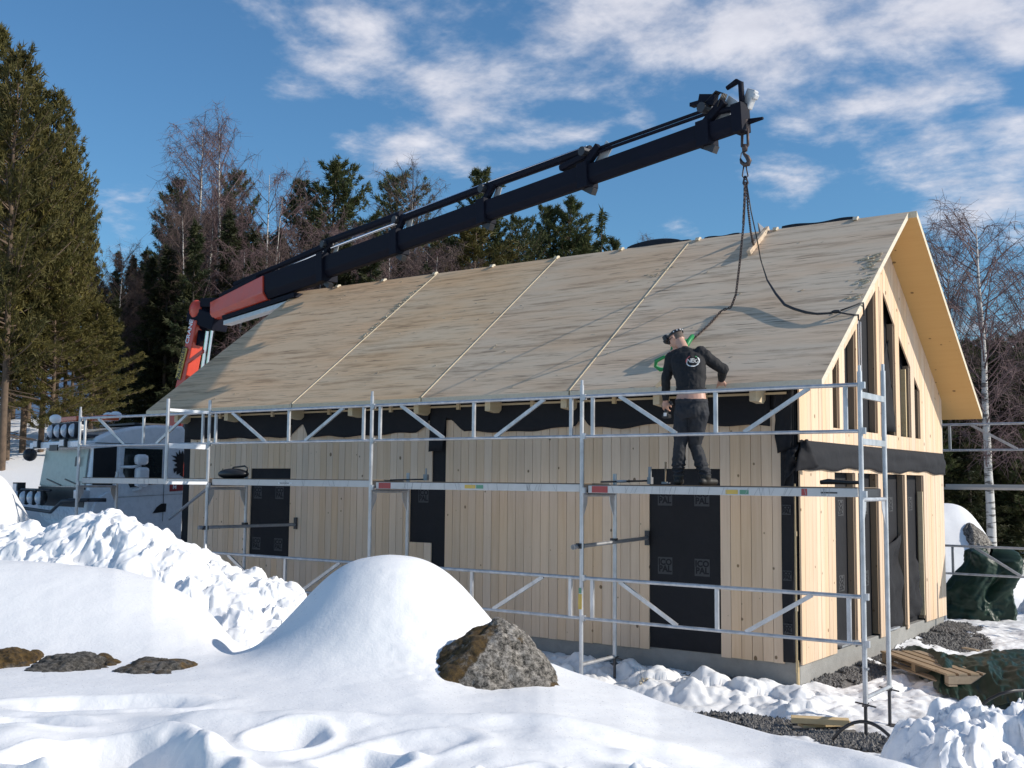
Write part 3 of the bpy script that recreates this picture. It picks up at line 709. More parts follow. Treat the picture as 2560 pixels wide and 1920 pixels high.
blobs([(.40-abs(rb.gauss(0, .10)), y) for y in [rb.gauss(1.9, .12) for _ in range(40)]+[rb.gauss(1.45, .1) for _ in range(18)]+[rb.gauss(1.15, .04) for _ in range(8)]], .01, .035)
blobs([(rb.uniform(-11.3, .3), rb.uniform(-.35, 3.0)) for _ in range(110)], .006, .02, 'chips')
blobs([(seams[3]-.1+rb.gauss(0, .1), rb.gauss(2.2, .15)) for _ in range(16)], .008, .025)
# little blocks on the ridge
for x in (-10.5, -9.3, -8.05, -6.75, -5.4, -4.15, -2.78, -1.52, -.32):
    b = MB(); z = zu(3.1)+.088
    b.prism([(x, 3.02, z-.03), (x, 3.17, z-.03), (x, 3.12, z+.035), (x, 3.06, z+.022)], (.06, 0, 0)); b.build('ridge_block', M['edge'], house)
def on_roof(x, y, h=0): return Vector((x, y, zu(y)+.088)) + Vector((0, -K_, 1)).normalized()*h
# black membrane rolled along the ridge (lies on the far slope)
def ridge_roll(x0, x1, h, lab):
    xs = np.linspace(x0, x1, 16); b = MB(); vs = []; zr = zu(3.1)+.088
    for i, x in enumerate(xs):
        t = i/(15); hh = h*(.35+.65*math.sin(math.pi*min(1, t*1.15))**.7) if h > .1 else h*(.8+.2*math.sin(t*9))
        vs += [(x, 3.13, zr-.03), (x, 3.16, zr+hh*.8), (x, 3.24, zr+hh), (x, 3.36, zr-.15), (x, 3.3, zr-.2)]
    fs = []
    for i in range(15):
        for k in range(5): fs.append((i*5+k, i*5+(k+1) % 5, (i+1)*5+(k+1) % 5, (i+1)*5+k))
    fs += [(0,1,2,3,4), tuple(75+k for k in (4,3,2,1,0))]
    b.add(vs, fs); tag(b.build('roofing_membrane', M['black']), lab, 'membrane')
ridge_roll(-1.42, -.36, .075, 'long black membrane roll along the ridge near the gable')
ridge_roll(-4.05, -2.95, .13, 'black membrane humped up on the ridge beside the third roof joint')
ridge_roll(-2.68, -2.1, .05, 'short low black membrane on the ridge right of the third roof joint')
ridge_roll(-9.2, -8.15, .04, 'thin black membrane on the ridge below the crane boom')

# ================================================================ SCAFFOLDS
def truss(parent, x0, x1, y, zt, zb, full=True, red=False):
    L_ = x1-x0; b = MB()
    b.tube((x0+.02, y, zt), (x1-.02, y, zt), .021, 10); g = b.build('guard_rail', M['alu'], parent, smooth=False)
    MB().tube((x0+.02, y, zb), (x1-.02, y, zb), .019, 10).build('bottom_rail', M['alu'], g)
    for f in (.045, .52, .955): MB().box((x0+f*L_-.02, y-.014, zb+.012), (x0+f*L_+.02, y+.014, zt-.015)).build('strut', M['alu'], g)
    for a, c in ((.155, .375), (.84, .62)): MB().beam((x0+a*L_, y, zt-.015), (x0+c*L_, y, zb+.012), .026, .042, (0,0,1)).build('diagonal', M['alu'], g)
    return g
def jack(parent, x, y, zg, zt):
    b = MB(); b.tube((x, y, zg), (x, y, zt+.1), .017, 10); b.box((x-.07, y-.07, zg), (x+.07, y+.07, zg+.008))
    b.tube((x, y, zt-.01), (x, y, zt+.02), .028, 10); b.beam((x-.1, y, zt+.02), (x+.1, y, zt-.005), .02, .012); b.beam((x, y-.08, zt+.005), (x, y+.08, zt+.01), .02, .012)
    b.build('base_jack', M['darksteel'], parent)
def coupler(b, x, y, z):
    b.box((x-.035, y-.035, z-.03), (x+.035, y+.035, z+.03)); b.tube((x, y-.05, z), (x, y+.05, z), .012, 6)
scaf = thing('scaffold', 'aluminium scaffold with guard rails standing along the long wall', 'scaffold', (-5, -1.1, -.2))
PX = [-11.84, -8.55, -5.27, -2.0, 1.22]
for i, x in enumerate(PX):
    zg = -.29 if x > -3 else -.1
    b = MB(); b.tube((x, -1.5, .08 if x > 0 else -.05), (x, -1.5, 3.31 + (.05 if i in (1,) else 0)), .0245, 14); b.tube((x, -1.5, 3.2), (x, -1.5, 3.37), .017, 10)
    for z in (1.11, .66, 2.72, 3.17, 2.1): b.box((x+.012, -1.52, z-.03), (x+.052, -1.48, z+.035))
    b.build('upright', M['alu'], scaf, smooth=False)
    jack(scaf, x, -1.5, zg, .08 if x > 0 else -.05)
    ti = 3.38 if i == 4 else 2.3
    b = MB(); b.tube((x, -.75, .12), (x, -.75, ti), .0245, 14)
    if i == 4: b.tube((x, -.75, ti-.05), (x, -.75, ti+.07), .017, 10)
    b.build('upright', M['alu'], scaf); jack(scaf, x, -.75, gz(x, -.75)+.02, .12)
    zs = [.14 if i < 4 else .15, 2.05] + ([3.08, 2.62] if i == 4 else [])
    for z in zs:
        if z in (3.08, 2.62): MB().box((x-.018, -1.48, z-.03), (x+.018, -.77, z+.03)).build('transom', M['alu'], scaf)
        else: MB().tube((x, -1.5, z), (x, -.75, z), .021, 10).build('transom', M['alu'], scaf)
    for yy, sgn in ((-1.475, 1), (-.775, -1)):
        MB().prism([(x-.004, yy, 2.03), (x-.004, yy+.10*sgn, 2.03), (x-.004, yy+.09*sgn, 1.95), (x-.004, yy, 1.78)], (.008, 0, 0)).build('bracket', M['alu'], scaf)
for i in range(4):
    x0, x1 = PX[i], PX[i+1]
    truss(scaf, x0, x1, -1.5, 3.18, 2.72); 
    if i >= 1: truss(scaf, x0, x1, -1.5, 1.11, .66)
    else:
        truss(scaf, x0, x1, -1.5, 1.11, .66)
    dz = (.02, .02, 0, -.012)[i]
    d = MB(); d.box((x0+.07, -1.475, 2.085+dz), (x1-.045, -1.455, 2.17+dz)); d.box((x0+.07, -.795, 2.085+dz), (x1-.045, -.775, 2.17+dz)); d.box((x0+.07, -1.455, 2.12+dz), (x1-.045, -.795, 2.15+dz))
    dk = d.build('deck', M['plank'], scaf, bevel=.004)
    MB().box((x0+.08, -1.46, 2.172+dz), (x1-.06, -.79, 2.182+dz)).build('deck_board', M['ply'], dk)
    MB().box((x0+.05, -1.45, 2.075+dz), (x0+.068, -.8, 2.165+dz)).box((x1-.043, -1.45, 2.075+dz), (x1-.03, -.8, 2.165+dz)).build('deck_end', M['darksteel'], dk)
    ys = -1.477
    def stick(xa, xb, za, zb, m_): MB().add([(xa, ys, za), (xb, ys, za), (xb, ys, zb), (xa, ys, zb)], [(0,1,2,3)]).build('sticker', m_, dk)
    if i in (2, 3): stick(x0+.12, x0+.33, 2.09+dz, 2.165+dz, M['red'])
    if i == 1: pass
    if i == 2: stick(x0+1.55, x0+1.72, 2.105, 2.15, M['yellow']); stick(x0+1.73, x0+1.84, 2.105, 2.15, M['stickgreen'])
    if i == 3: stick(x0+1.77, x0+1.91, 2.085, 2.13, M['yellow']); stick(x0+1.93, x0+2.03, 2.085, 2.13, M['stickgreen']); stick(x1-.62, x1-.56, 2.08, 2.15, M['red'])
    if i == 3: stick(x1-.42, x1-.25, 2.105, 2.12, M['black'])
    if i == 1: stick(x1-.98+.1-.9, x1-.72-.9+.1, 2.13, 2.155, M['white']); stick(x1-1.76, x1-1.56, 2.137, 2.15, M['black'])
    sc_ = MB()
    for _ in range((8, 10, 26, 34)[i]):   # scratches and scraped marks on the deck side
        xx = rb.uniform(x0+.4, x1-.3); sc_.beam((xx, ys-.0005, 2.09+dz), (xx+rb.uniform(-.04, .05), ys-.0005, 2.165+dz), .001, rb.uniform(.002, .005), (1, 0, 0))
    sc_.build('scratches', M['steel'] if i < 2 else (M['darksteel'] if i == 2 else M['red']) if False else M['steel'], dk, kind='stuff')
# end frame standing out from the second post
b = MB(); b.tube((-8.55, -2.25, 2.12), (-8.55, -2.25, 3.34), .0245, 12); b.build('upright', M['alu'], scaf)
for z, hh in ((3.19, .03), (2.68, .05), (2.14, .03)): MB().box((-8.57, -2.23, z-hh), (-8.53, -1.52, z+hh*.4)).build('transom', M['white'], scaf)  # white instead of aluminium paints in the sunlight on these bars
# wall ties and a raking tube
for x, pts in ((-8.55, [(-8.6, -1.6, 1.476), (-8.2, -.03, 1.49)]), (-2.0, [(-2.04, -1.62, 1.46), (-1.95, -.03, 1.51)])):
    b = MB(); b.tube(pts[0], pts[1], .0235, 12); b.tube(pts[0], (Vector(pts[0])+(Vector(pts[1])-Vector(pts[0]))*.03), .03, 12)
    t_ = b.build('wall_tie', M['steel'], scaf); bb = MB(); coupler(bb, x-.01, -.75, 1.5); coupler(bb, x-.02, -1.5, 1.47); bb.build('coupler', M['darksteel'], t_)
    MB().box((pts[1][0]-.03, -.05, 1.42), (pts[1][0]+.03, -.024, 1.60)).build('wall_plate', M['darksteel'], t_)
MB().tube((-8.53, -1.5, 2.06), (-11.2, -.13, 1.5), .0235, 12).build('raking_tube', M['steel'], scaf)
MB().tube((1.24, -1.51, .42), (1.24, -1.51, .44), .026, 10).build('collar', M['steel'], scaf)
MB().box((-2.0-.0255, -1.5265, .76), (-1.99+.012, -1.5235, .93)).build('sticker', M['yellow'], scaf); MB().box((-2.02, -1.5275, .94), (-1.985, -1.5250, 1.0)).build('sticker', M['stickgreen'], scaf)

rear = thing('scaffold', 'grey scaffold rails standing behind the far corner of the house by the forest', 'scaffold', (1.5, 7.6, -.2))
for x in (-.36, 2.9):
    MB().tube((x, 7.6, -.1), (x, 7.6, 3.35), .0245, 12).build('upright', M['alu'], rear)
    MB().tube((x, 6.85, -.1), (x, 6.85, 2.4), .0245, 12).build('upright', M['alu'], rear)
truss(rear, -.36, 2.9, 7.6, 3.24, 2.80); truss(rear, -.36, 2.9, 7.6, 1.17, .70)
MB().box((-.3, 7.58, 2.13), (2.85, 7.62, 2.22)).box((-.3, 6.9, 2.13), (2.85, 7.56, 2.17)).build('deck', M['plank'], rear)

# ================================================================ THINGS ON THE SCAFFOLD
t = thing('hammer', 'claw hammer standing upright on the deck left of the worker', 'hammer', (-1.19, -1.0, 2.18))
MB().path([(-1.195, -1.0, 2.20), (-1.19, -1.0, 2.30), (-1.185, -1.0, 2.435)], [.009, .010, .013], 8).build('handle', M['oldwood'], t)
MB().box((-1.235, -1.012, 2.183), (-1.165, -.988, 2.208)).box((-1.17, -1.006, 2.186), (-1.13, -.994, 2.2)).build('head', M['steel'], t, bevel=.003)
t = thing('tool_bag', 'black soft tool bag lying on the deck above the left window', 'bag', (-8.45, -1.1, 2.2))
MB().box((-8.8, -1.3, 2.195), (-7.2, -1.0, 2.205)).build('base', M['black'], t)
o = MB().ball((-8.45, -1.1, 2.27), .1, 16, 10, (3.1, 1.5, .85)).build('body', M['black'], t, smooth=True)
MB().path([(-8.5, -1.12, 2.32), (-8.42, -1.12, 2.37), (-8.2, -1.1, 2.39), (-8.13, -1.1, 2.36), (-8.15, -1.1, 2.30)], .013, 8).build('handle', M['black'], t, smooth=True)
t = thing('clamp', 'steel bar clamp lying on the deck beside the tall narrow wall slot', 'clamp', (-5.4, -1.0, 2.2))
MB().tube((-5.2, -1.2, 2.2), (-5.42+.1+.5, -.9, 2.215), .01, 8).build('bar', M['darksteel'], t); MB().box((-4.85, -.93, 2.2), (-4.79, -.88, 2.28)).box((-4.83, -.91, 2.28), (-4.81, -.9, 2.36)).build('jaw', M['steel'], t)
t = thing('clamp', 'steel screw clamp lying on the deck right of the middle post', 'clamp', (-1.8, -1.0, 2.2))
MB().tube((-1.9, -1.25, 2.2), (-1.42, -.9, 2.22), .011, 8).build('bar', M['darksteel'], t); MB().box((-1.46, -.94, 2.18), (-1.41, -.88, 2.26)).box((-1.455, -.92, 2.26), (-1.42, -.9, 2.38)).build('jaw', M['steel'], t); MB().tube((-1.75, -1.14, 2.207), (-1.66, -1.07, 2.21), .015, 8).build('collar', M['alu'], t)
o = MB().path([(.70, -1.2, 2.215), (.78, -1.2, 2.225), (1.02, -1.22, 2.215), (1.15, -1.22, 2.22)], [.022, .03, .02, .018], 10).build('nail_gun_handle', M['black'], smooth=True); tag(o, 'black tool handle lying on the deck beside the corner post', 'tool')

# ================================================================ CRANE TRUCK
P1 = Vector((-15.0, .86, 0)); HB = Vector((.18, .98, 0)).normalized(); NW = Vector((-.98, .18, 0)).normalized(); UP = Vector((0, 0, 1))
def tl(l, w, z): return P1 + HB*l + NW*w + UP*z
truck = thing('crane_truck', 'silver-white truck with orange-red knuckle-boom loader crane parked past the house', 'truck', tl(1, 1.2, 0))
M['cab'] = mat('cab_paint', (.74, .75, .77), .28, coat=.6, namt=.05)
M['glass'] = mat('cab_glass', (.02, .025, .025), .06, spec=.8, namt=.02)
M['glass2'] = mat('windscreen_snow_glare', (.40, .44, .39), .22, spec=.35)  # pale base colour stands in for snow mirrored in the windscreen
M['orange'] = mat('crane_paint', (.60, .058, .024), .38, coat=.3, nscale=4, namt=.12)
M['boom'] = mat('boom_paint', (.008, .009, .017), .65, spec=.12, nscale=3, namt=.25, stretch=(.4, 1, 1))
M['chrome'] = mat('piston_rod', (.8, .8, .8), .12, metal=1.0)
M['amber'] = mat('beacon_lens', (.55, .10, .03), .25)
M['lamp'] = mat('lamp_glass', (.62, .63, .66), .2, metal=.25)
M['stripe'] = mat('silver_cover', (.55, .55, .55), .4, metal=.3)
def lbox(b, l0, l1, w0, w1, z0, z1):
    vs = [tl(l, w, z) for z in (z0, z1) for l, w in ((l0, w0), (l1, w0), (l1, w1), (l0, w1))]
    return b.add(vs, [(0,3,2,1),(4,5,6,7),(0,1,5,4),(1,2,6,5),(2,3,7,6),(3,0,4,7)])
# cab shell as lofted profile in (l, z), width 2.46
prof = [(.02, 1.1), (-.10, 1.6), (-.06, 2.0), (.03, 2.80), (.03, 2.92), (.10, 3.02), (.35, 3.14), (.9, 3.26), (1.4, 3.31), (1.95, 3.31), (2.0, 3.27), (2.0, 1.0)]
b = MB(); vs = []; ws = [0, .05, 1.23, 2.41, 2.46]
for w_ in ws:
    ins = .05 if w_ in (0, 2.46) else 0
    for l, z in prof: vs.append(tl(l + (ins*.7 if l < .5 else 0), w_, z - (ins if z > 2.95 else 0)))
n = len(prof); fs = []
for i in range(len(ws)-1):
    for k in range(n): fs.append((i*n+k, i*n+(k+1) % n, (i+1)*n+(k+1) % n, (i+1)*n+k))
fs += [tuple(range(n)), tuple((len(ws)-1)*n+k for k in range(n))]
b.add(vs, fs); cab = b.build('cab', M['cab'], truck, bevel=.02)
# windscreen
def quadn(P, nm, m_, par=truck, th=.012):
    P = [Vector(p) for p in P]; nr = (P[1]-P[0]).cross(P[3]-P[0]).normalized(); return MB().prism([p-nr*th for p in P], nr*th*2).build(nm, m_, par)
wsn = quadn([tl(-.085, .10, 2.02), tl(-.085, 2.36, 2.02), tl(-.005, 2.30, 2.77), tl(-.005, .14, 2.77)], 'windscreen', M['glass2'])
for w0 in (.25, 1.2): MB().beam(tl(-.11, w0, 2.03), tl(-.09, w0+.8, 2.16), .02, .02).build('wiper', M['black'], wsn)
quadn([tl(-.095, .06, 1.60), tl(-.095, 2.40, 1.60), tl(-.09, 2.40, 2.0), tl(-.09, .06, 2.0)], 'grille', M['black'])
b = MB(); lbox(b, -.30, .06, -.02, 2.48, 2.80, 2.93); b.build('sun_visor', M['cab'], truck, bevel=.02)
b = MB(); lbox(b, -.32, -.29, .95, 1.35, 2.74, 2.86); b.build('visor_badge', M['black'], truck)
for w_ in (.62, 2.0): 
    q = MB(); lbox(q, -.36, -.28, w_-.13, w_+.13, 2.80, 2.97); q = q.build('work_lamp', M['black'], truck); l2 = MB(); lbox(l2, -.372, -.358, w_-.1, w_+.1, 2.83, 2.95); l2.build('lens', M['lamp'], q)
# side: black panel covering the pillar and the shade on it, window, frame, door shuts
def sidep(pts, nm, m_, off=.004, th=.006, par=truck):
    P = [tl(l, -off, z) for l, z in pts]; return MB().prism(P, -NW*th).build(nm, m_, par)
sidep([(.03, 2.05), (.44, 2.05), (.51, 2.3), (.51, 2.83), (.03, 2.78)], 'pillar_and_shade', M['black'])
sw = sidep([(.66, 2.30), (.82, 2.0), (1.50, 2.10), (1.50, 2.80), (.68, 2.80)], 'side_window', M['glass'], .005, .008)
sidep([(.56, 1.98), (.60, 1.98), (.60, 2.84), (1.56, 2.84), (1.56, 2.87), (.56, 2.87)], 'window_frame', M['cab'], .004, .014)
sidep([(.0, 2.885), (2.0, 2.885), (2.0, 2.90), (.0, 2.90)], 'gutter', M['black'])
sidep([(1.555, 1.3), (1.563, 1.3), (1.563, 2.84), (1.555, 2.84)], 'door_shut', M['black'])
sidep([(.54, 1.3), (.548, 1.3), (.548, 2.0), (.54, 2.0)], 'door_shut', M['black'])
sidep([(.55, 1.80), (2.0, 1.87), (2.0, 1.875), (.55, 1.805)], 'swage_line', M['black'])
sidep([(1.33, 1.47), (1.62, 1.50), (1.63, 1.67), (1.52, 1.67), (1.42, 1.6)], 'vent', M['black'])
mp_ = sidep([(1.69, 1.92), (1.99, 1.94), (1.99, 2.1), (1.69, 2.09)], 'maker_plate', M['red'])
me = text_mesh('M', .11, frame(tl(1.80, -.0135, 2.01), HB, UP, -NW), M['white'], bold=.003); link(me, 'lettering', mp_)
# generic flame-shaped heraldic emblem behind the door
em = []
for k in range(22):
    t_ = -2.5+k*.245; rr = (.17 if k % 2 else .30)*(1+.15*math.sin(k*2.3)); em.append((1.99+min(0, rr*math.cos(t_)*.9), 2.5+rr*math.sin(t_)*1.05))
em = [(1.99, 2.22), (1.9, 2.27), (1.93, 2.32), (1.84, 2.27), (1.83, 2.36), (1.78, 2.30), (1.76, 2.40), (1.85, 2.43), (1.77, 2.48), (1.84, 2.52), (1.72, 2.58), (1.82, 2.60), (1.70, 2.68), (1.83, 2.66), (1.80, 2.76), (1.87, 2.69), (1.88, 2.80), (1.92, 2.71), (1.96, 2.79), (1.99, 2.70)]
sidep(em, 'emblem', M['black'])
# mudguard and lower side
b = MB(); pr = [(.02, 1.3), (.03, 1.55), (.12, 1.78), (.3, 1.9), (.54, 1.93), (.54, 1.3)]; b.prism([tl(l, -.05, z) for l, z in pr], NW*.6); b.build('mudguard', M['cab'], truck, bevel=.02)
b = MB(); lbox(b, -.1, 2.0, .02, 2.44, .55, 1.3); b.build('bumper', M['cab'], truck)
for l_ in (.9, 4.6, 5.9):
    wl = MB().tube(tl(l_, .02, .5), tl(l_, .33, .5), .5, 28).build('wheel', M['black'], truck); MB().tube(tl(l_, -.0, .5), tl(l_, .05, .5), .27, 20).build('rim', M['steel'], wl)
    wl = MB().tube(tl(l_, 2.13, .5), tl(l_, 2.44, .5), .5, 28).build('wheel', M['black'], truck)
b = MB(); lbox(b, 2.0, 8.2, .75, .95, .75, 1.0); lbox(b, 2.0, 8.2, 1.5, 1.7, .75, 1.0); b.build('chassis', M['darksteel'], truck)
b = MB(); lbox(b, 4.1, 8.4, 0, 2.45, 1.05, 1.2); lbox(b, 4.1, 4.15, 0, 2.45, 1.2, 1.9); b.build('flatbed', M['steel'], truck)
# mirrors
mi = MB(); P = [tl(.94, -.20, z) for z in (0,)]
mr = MB().obox(tl(.93, -.24, 2.57), HB, NW, UP, .27, .2, .22).build('mirror', M['cab'], truck, bevel=.07); MB().obox(tl(.95, -.24, 2.22), HB, NW, UP, .27, .2, .40).build('mirror_cover', M['cab'], mr, bevel=.06)
MB().path([tl(.6, 0, 2.42), tl(.75, -.2, 2.42), tl(.93, -.24, 2.45)], .03, 8).build('mirror_arm', M['cab'], mr, smooth=True)
MB().path([tl(.95, -.24, 2.12), tl(.98, -.15, 1.99), tl(.9, 0, 1.95)], .04, 8).build('mirror_arm', M['cab'], mr, smooth=True)
MB().ball(tl(-.15, 2.83, 2.68), .15, 12, 8, (.9, 1.0, .95)).path([tl(-.1, 2.55, 2.88), tl(-.14, 2.72, 2.88), tl(-.15, 2.74, 2.75)], .02, 6).build('mirror', M['black'], truck, smooth=True)
quadn([tl(-.10, .55, 2.42), tl(-.10, .44, 2.44), tl(-.09, .44, 2.64), tl(-.09, .55, 2.60)], 'inside_mirror', M['black'])
# bull bar, lamps
b = MB(); b.path([tl(-.15, 3.1, 1.76), tl(-.42, 2.95, 1.73), tl(-.45, 2.55, 1.55), tl(-.47, .75, 1.5), tl(-.42, .35, 1.72), tl(-.2, -.35, 1.76)], .035, 10); b.path([tl(-.3, .3, 1.74), tl(-.1, -.4, 1.76), tl(.1, -.52, 1.76)], .04, 10)
b.path([tl(-.38, 2.6, 1.93), tl(-.4, 1.0, 1.93)], .03, 8); bar = b.build('bull_bar', M['darksteel'], truck, smooth=True)
def lampf(w_, z_, l_=-.5, r=.115, nm='spotlight'):
    q = MB().ball(tl(l_+.05, w_, z_), r, 14, 10, (.8, .95, 1.35)).build(nm, M['black'], truck, smooth=True)
    MB().ball(tl(l_-.01, w_, z_), r*.93, 14, 10, (.72, .9, 1.28)).build('lens', M['lamp'], q, smooth=True)
for w_ in (2.5, 2.1, 1.7, 1.27): lampf(w_, 1.77)
for w_ in (1.78, 1.42, 1.06, .66): lampf(w_, 3.16, -.12, .115)
q = MB(); lbox(q, -.42, -.25, 2.72, 3.0, 1.85, 2.08); q = q.build('work_lamp', M['black'], truck); l2 = MB(); lbox(l2, -.435, -.42, 2.76, 2.96, 1.88, 2.05); l2.build('lens', M['lamp'], q)
b = MB(); lbox(b, -.2, .02, .0, .35, 1.72, 1.95); hd = b.build('headlight', M['lamp'], truck, bevel=.02)
b = MB(); lbox(b, -.05, .2, .1, 2.3, 3.0, 3.06); b.path([tl(.0, 2.1, 3.3), tl(-.05, 2.15, 3.0)], .03, 6).path([tl(.0, .3, 3.3), tl(-.05, .28, 3.0)], .03, 6).path([tl(.02, 2.1, 3.32), tl(.02, .3, 3.32)], .028, 8).build('roof_bar', M['darksteel'], truck, smooth=True)
for w0, w1 in ((1.75, .95), (.75, -.05)):
    b = MB(); lbox(b, .05+.2*(w0 < 1), .32+.2*(w0 < 1), w0, w1, 3.36, 3.47); b.build('beacon_bar', M['amber'], truck, bevel=.02)
for w_, l_ in ((.0, .45), (.45, .5), (2.2, .1)): MB().ball(tl(l_+.1, w_+.2, 3.46), .11, 10, 7, (1.3, 1.2, .9)).build('snow_lump', M['snow'], truck, smooth=True)
b = MB(); lbox(b, 1.1, 1.9, .5, 2.2, 3.32, 3.36); b.build('roof_hatch', M['darksteel'], truck)
# crane column, mast and knuckle  (stands behind the cab)
base = Vector((-16.1, 3.55, 1.0)); top = Vector((-15.30, 3.62, 5.72)); KN = Vector((-15.2, 3.7, 5.95)); TIP = Vector((-.944, .70, 6.844))
MB().tube(base, base+Vector((.1, 0, 1.4)), .32, 16).build('crane_column', M['darksteel'], truck)
dirm = (top-Vector((-16.0, 3.55, 2.3))).normalized()
a0 = Vector((-16.05, 3.5, 2.3))
b = MB(); b.beam(a0, top+Vector((.0, 0, 0)), .34, .40, (1, 0, 0), .30, .22); mast = b.build('mast', M['orange'], truck, bevel=.02)
b = MB(); b.beam(a0+Vector((.28, -.03, 0)), top+Vector((.33, -.03, -1.0)), .26, .34, (1, 0, 0), .2, .10); b.beam(top+Vector((-.25, -.17, -1.0)), top+Vector((.40, -.17, -.72)), .05, .08); b.build('web_plate', M['orange'], mast, bevel=.01)
yp = MB(); c0 = a0.lerp(top, .62); c1 = a0.lerp(top, .82); yp.beam(c0+Vector((-.10, -.175, 0)), c1+Vector((-.06, -.175, 0)), .012, .17, (1, 0, 0)); yp = yp.build('maker_plate', M['yellow'], truck)
dv = (c1-c0).normalized(); xa = dv; za = Vector((0, -1, 0)); ya = za.cross(xa)
me = text_mesh('PALFINGER', .155, frame((c0+c1)/2+Vector((-.08, -.186, 0)), xa, ya, za), M['black'], bold=.003); link(me, 'lettering', yp)
me = text_mesh('CRANE', .17, frame(a0.lerp(top, .925)+Vector((-.05, -.16, 0)), xa, ya, za), M['white'], bold=.004); link(me, 'lettering', mast)
b = MB(); b.tube(a0+Vector((.62, -.1, .3)), top+Vector((.36, -.1, -1.25)), .17, 18); cyl = b.build('main_cylinder', M['darksteel'], truck)
for dx in (-.075, .09): MB().tube(top+Vector((.36+dx, -.1, -1.27)), top+Vector((.52+dx, -.1, -.28)), .055, 12).build('piston_rod', M['chrome'], cyl)
b = MB(); b.ball(KN+Vector((-.02, 0, -.15)), .34, 14, 10, (1.0, .6, .9)); b.beam(KN+Vector((-.35, 0, -.05)), KN+Vector((.55, 0, -.33)), .42, .36); b.beam(KN+Vector((.05, -.02, .16)), KN+Vector((.75, -.05, .1)), .34, .2); b.beam(KN+Vector((-.38, 0, .0)), KN+Vector((.0, 0, -.75)), .3, .22, (1, 0, 0)); b.build('knuckle', M['boom'], truck, bevel=.02)
MB().ball(KN+Vector((-.12, -.16, .02)), .18, 12, 8, (1.1, .6, 1.2)).build('knuckle_cover', M['orange'], truck, smooth=True)
BD = (TIP-KN).normalized(); BL = (TIP-KN).length; BUP = (UP - BD*BD.z).normalized(); BS = BD.cross(BUP).normalized()
def bp(t, u=0, s=0): return KN + BD*(BL*t) + BUP*u + BS*s
def hexbeam(t0, t1, h, w_, nm, m_, par, h1=None, u0=0, u1=0):
    h1 = h1 or h; vs = []
    for t_, hh, uo in ((t0, h, u0), (t1, h1, u1)):
        for s_, u_ in ((-.5, .5), (.5, .5), (.5, -.22), (.22, -.5), (-.22, -.5), (-.5, -.22)): vs.append(bp(t_, u_*hh+uo, s_*w_*hh/h))
    return MB().add(vs, [(0,1,2,3,4,5), (11,10,9,8,7,6)] + [(k, (k+1) % 6, 6+(k+1) % 6, 6+k) for k in range(6)]).build(nm, m_, par, bevel=.012)
hexbeam(.035, .195, .38, .30, 'boom_root', M['orange'], truck, .50, -.10, -.02)
b = MB(); b.add([bp(.03, -.05, -.2), bp(.12, .18, -.2), bp(.19, .32, -.2), bp(.10, .30, -.2)], [(0,1,2,3)]); b = MB(); b.beam(bp(.06, .10, -.05), bp(.17, .22, -.05), .36, .22, BUP); b.build('hydraulic_block', M['boom'], truck, bevel=.02)
MB().beam(bp(.07, -.45), bp(.26, -.47), .2, .10, BUP).build('boom_guard', M['stripe'], truck, bevel=.01)
MB().beam(bp(.07, -.34), bp(.27, -.36), .26, .09, BUP).build('boom_guard', M['boom'], truck)
secs = [(.182, .342, .51), (.33, .50, .40), (.49, .66, .35), (.65, .815, .32), (.80, .965, .29), (.955, 1.0, .245)]
for k, (t0, t1, h) in enumerate(secs):
    sg = hexbeam(t0, t1, h, h*.62, 'boom_section', M['boom'], truck)
    if k < 5:
        MB().beam(bp(t1-.012, 0), bp(t1+.002, 0), h*.62+.05, h+.06, BUP).build('collar', M['boom'], sg, bevel=.01)
        MB().beam(bp(t1-.006, -h*.55), bp(t1+.004, -h*.62-.07), .10, .10, BUP).build('roller_bracket', M['darksteel'], sg)
        MB().beam(bp(t1-.008, h*.45), bp(t1+.004+.012*k/4, h*.5+.27-.012*k), .09, .11, BD).build('cylinder_bracket', M['boom'], sg, bevel=.01)
        MB().beam(bp(t1+.004, h*.42, -.09), bp(t1+.012+.01*(k > 2), h*.5+.20+.05*(k > 2), -.09), .012, .13+.05*(k > 2), BD).build('bracket_plate', M['stripe'], sg)
        MB().tube(bp(t1-.004, h*.5+.2, -.12), bp(t1-.004, h*.5+.2, .12), .07, 10).build('pin', M['darksteel'], sg)
# extension cylinders lying above the boom: (barrel from, to, height above the boom axis)
for (t0, t1, u0, u1, r, m_) in [(.09, .345, .36, .44, .055, 'boom'), (.19, .40, .40, .52, .04, 'boom'), (.20, .34, .30, .36, .022, 'chrome'), (.33, .50, .52, .50, .07, 'boom'), (.345, .495, .37, .38, .024, 'chrome'),
                                (.50, .66, .42, .42, .065, 'boom'), (.50, .655, .485, .48, .02, 'chrome'), (.66, .815, .42, .40, .062, 'boom'), (.66, .81, .485, .46, .02, 'chrome'),
                                (.815, .965, .37, .345, .024, 'boom'), (.82, .96, .315, .29, .024, 'boom'), (.80, .955, .10, .12, .0, 'x'), (.965, 1.0, .28, .2, .04, 'boom')]:
    if r: MB().tube(bp(t0, u0, -.02), bp(t1, u1, -.02), r, 10).build('extension_cylinder' if m_ == 'boom' else 'piston_rod', M[m_], truck)
for (t0, t1, u, ) in [(.205, .33, .245), (.82, .955, .12), (.83, .955, .135)]: MB().beam(bp(t0, u, -.12-.0), bp(t1, u*.95, -.12), .02, .022, BUP).build('slide_strip', M['stripe'], truck)
MB().beam(bp(.775, .25), bp(.812, .31), .16, .1, BUP).build('cover_plate', M['boom'], truck, bevel=.03)
MB().beam(bp(.945, .47), bp(.972, .44), .1, .05, BUP).beam(bp(.955, .5), bp(.972, .42), .09, .14, BUP).build('hose_guide', M['boom'], truck)
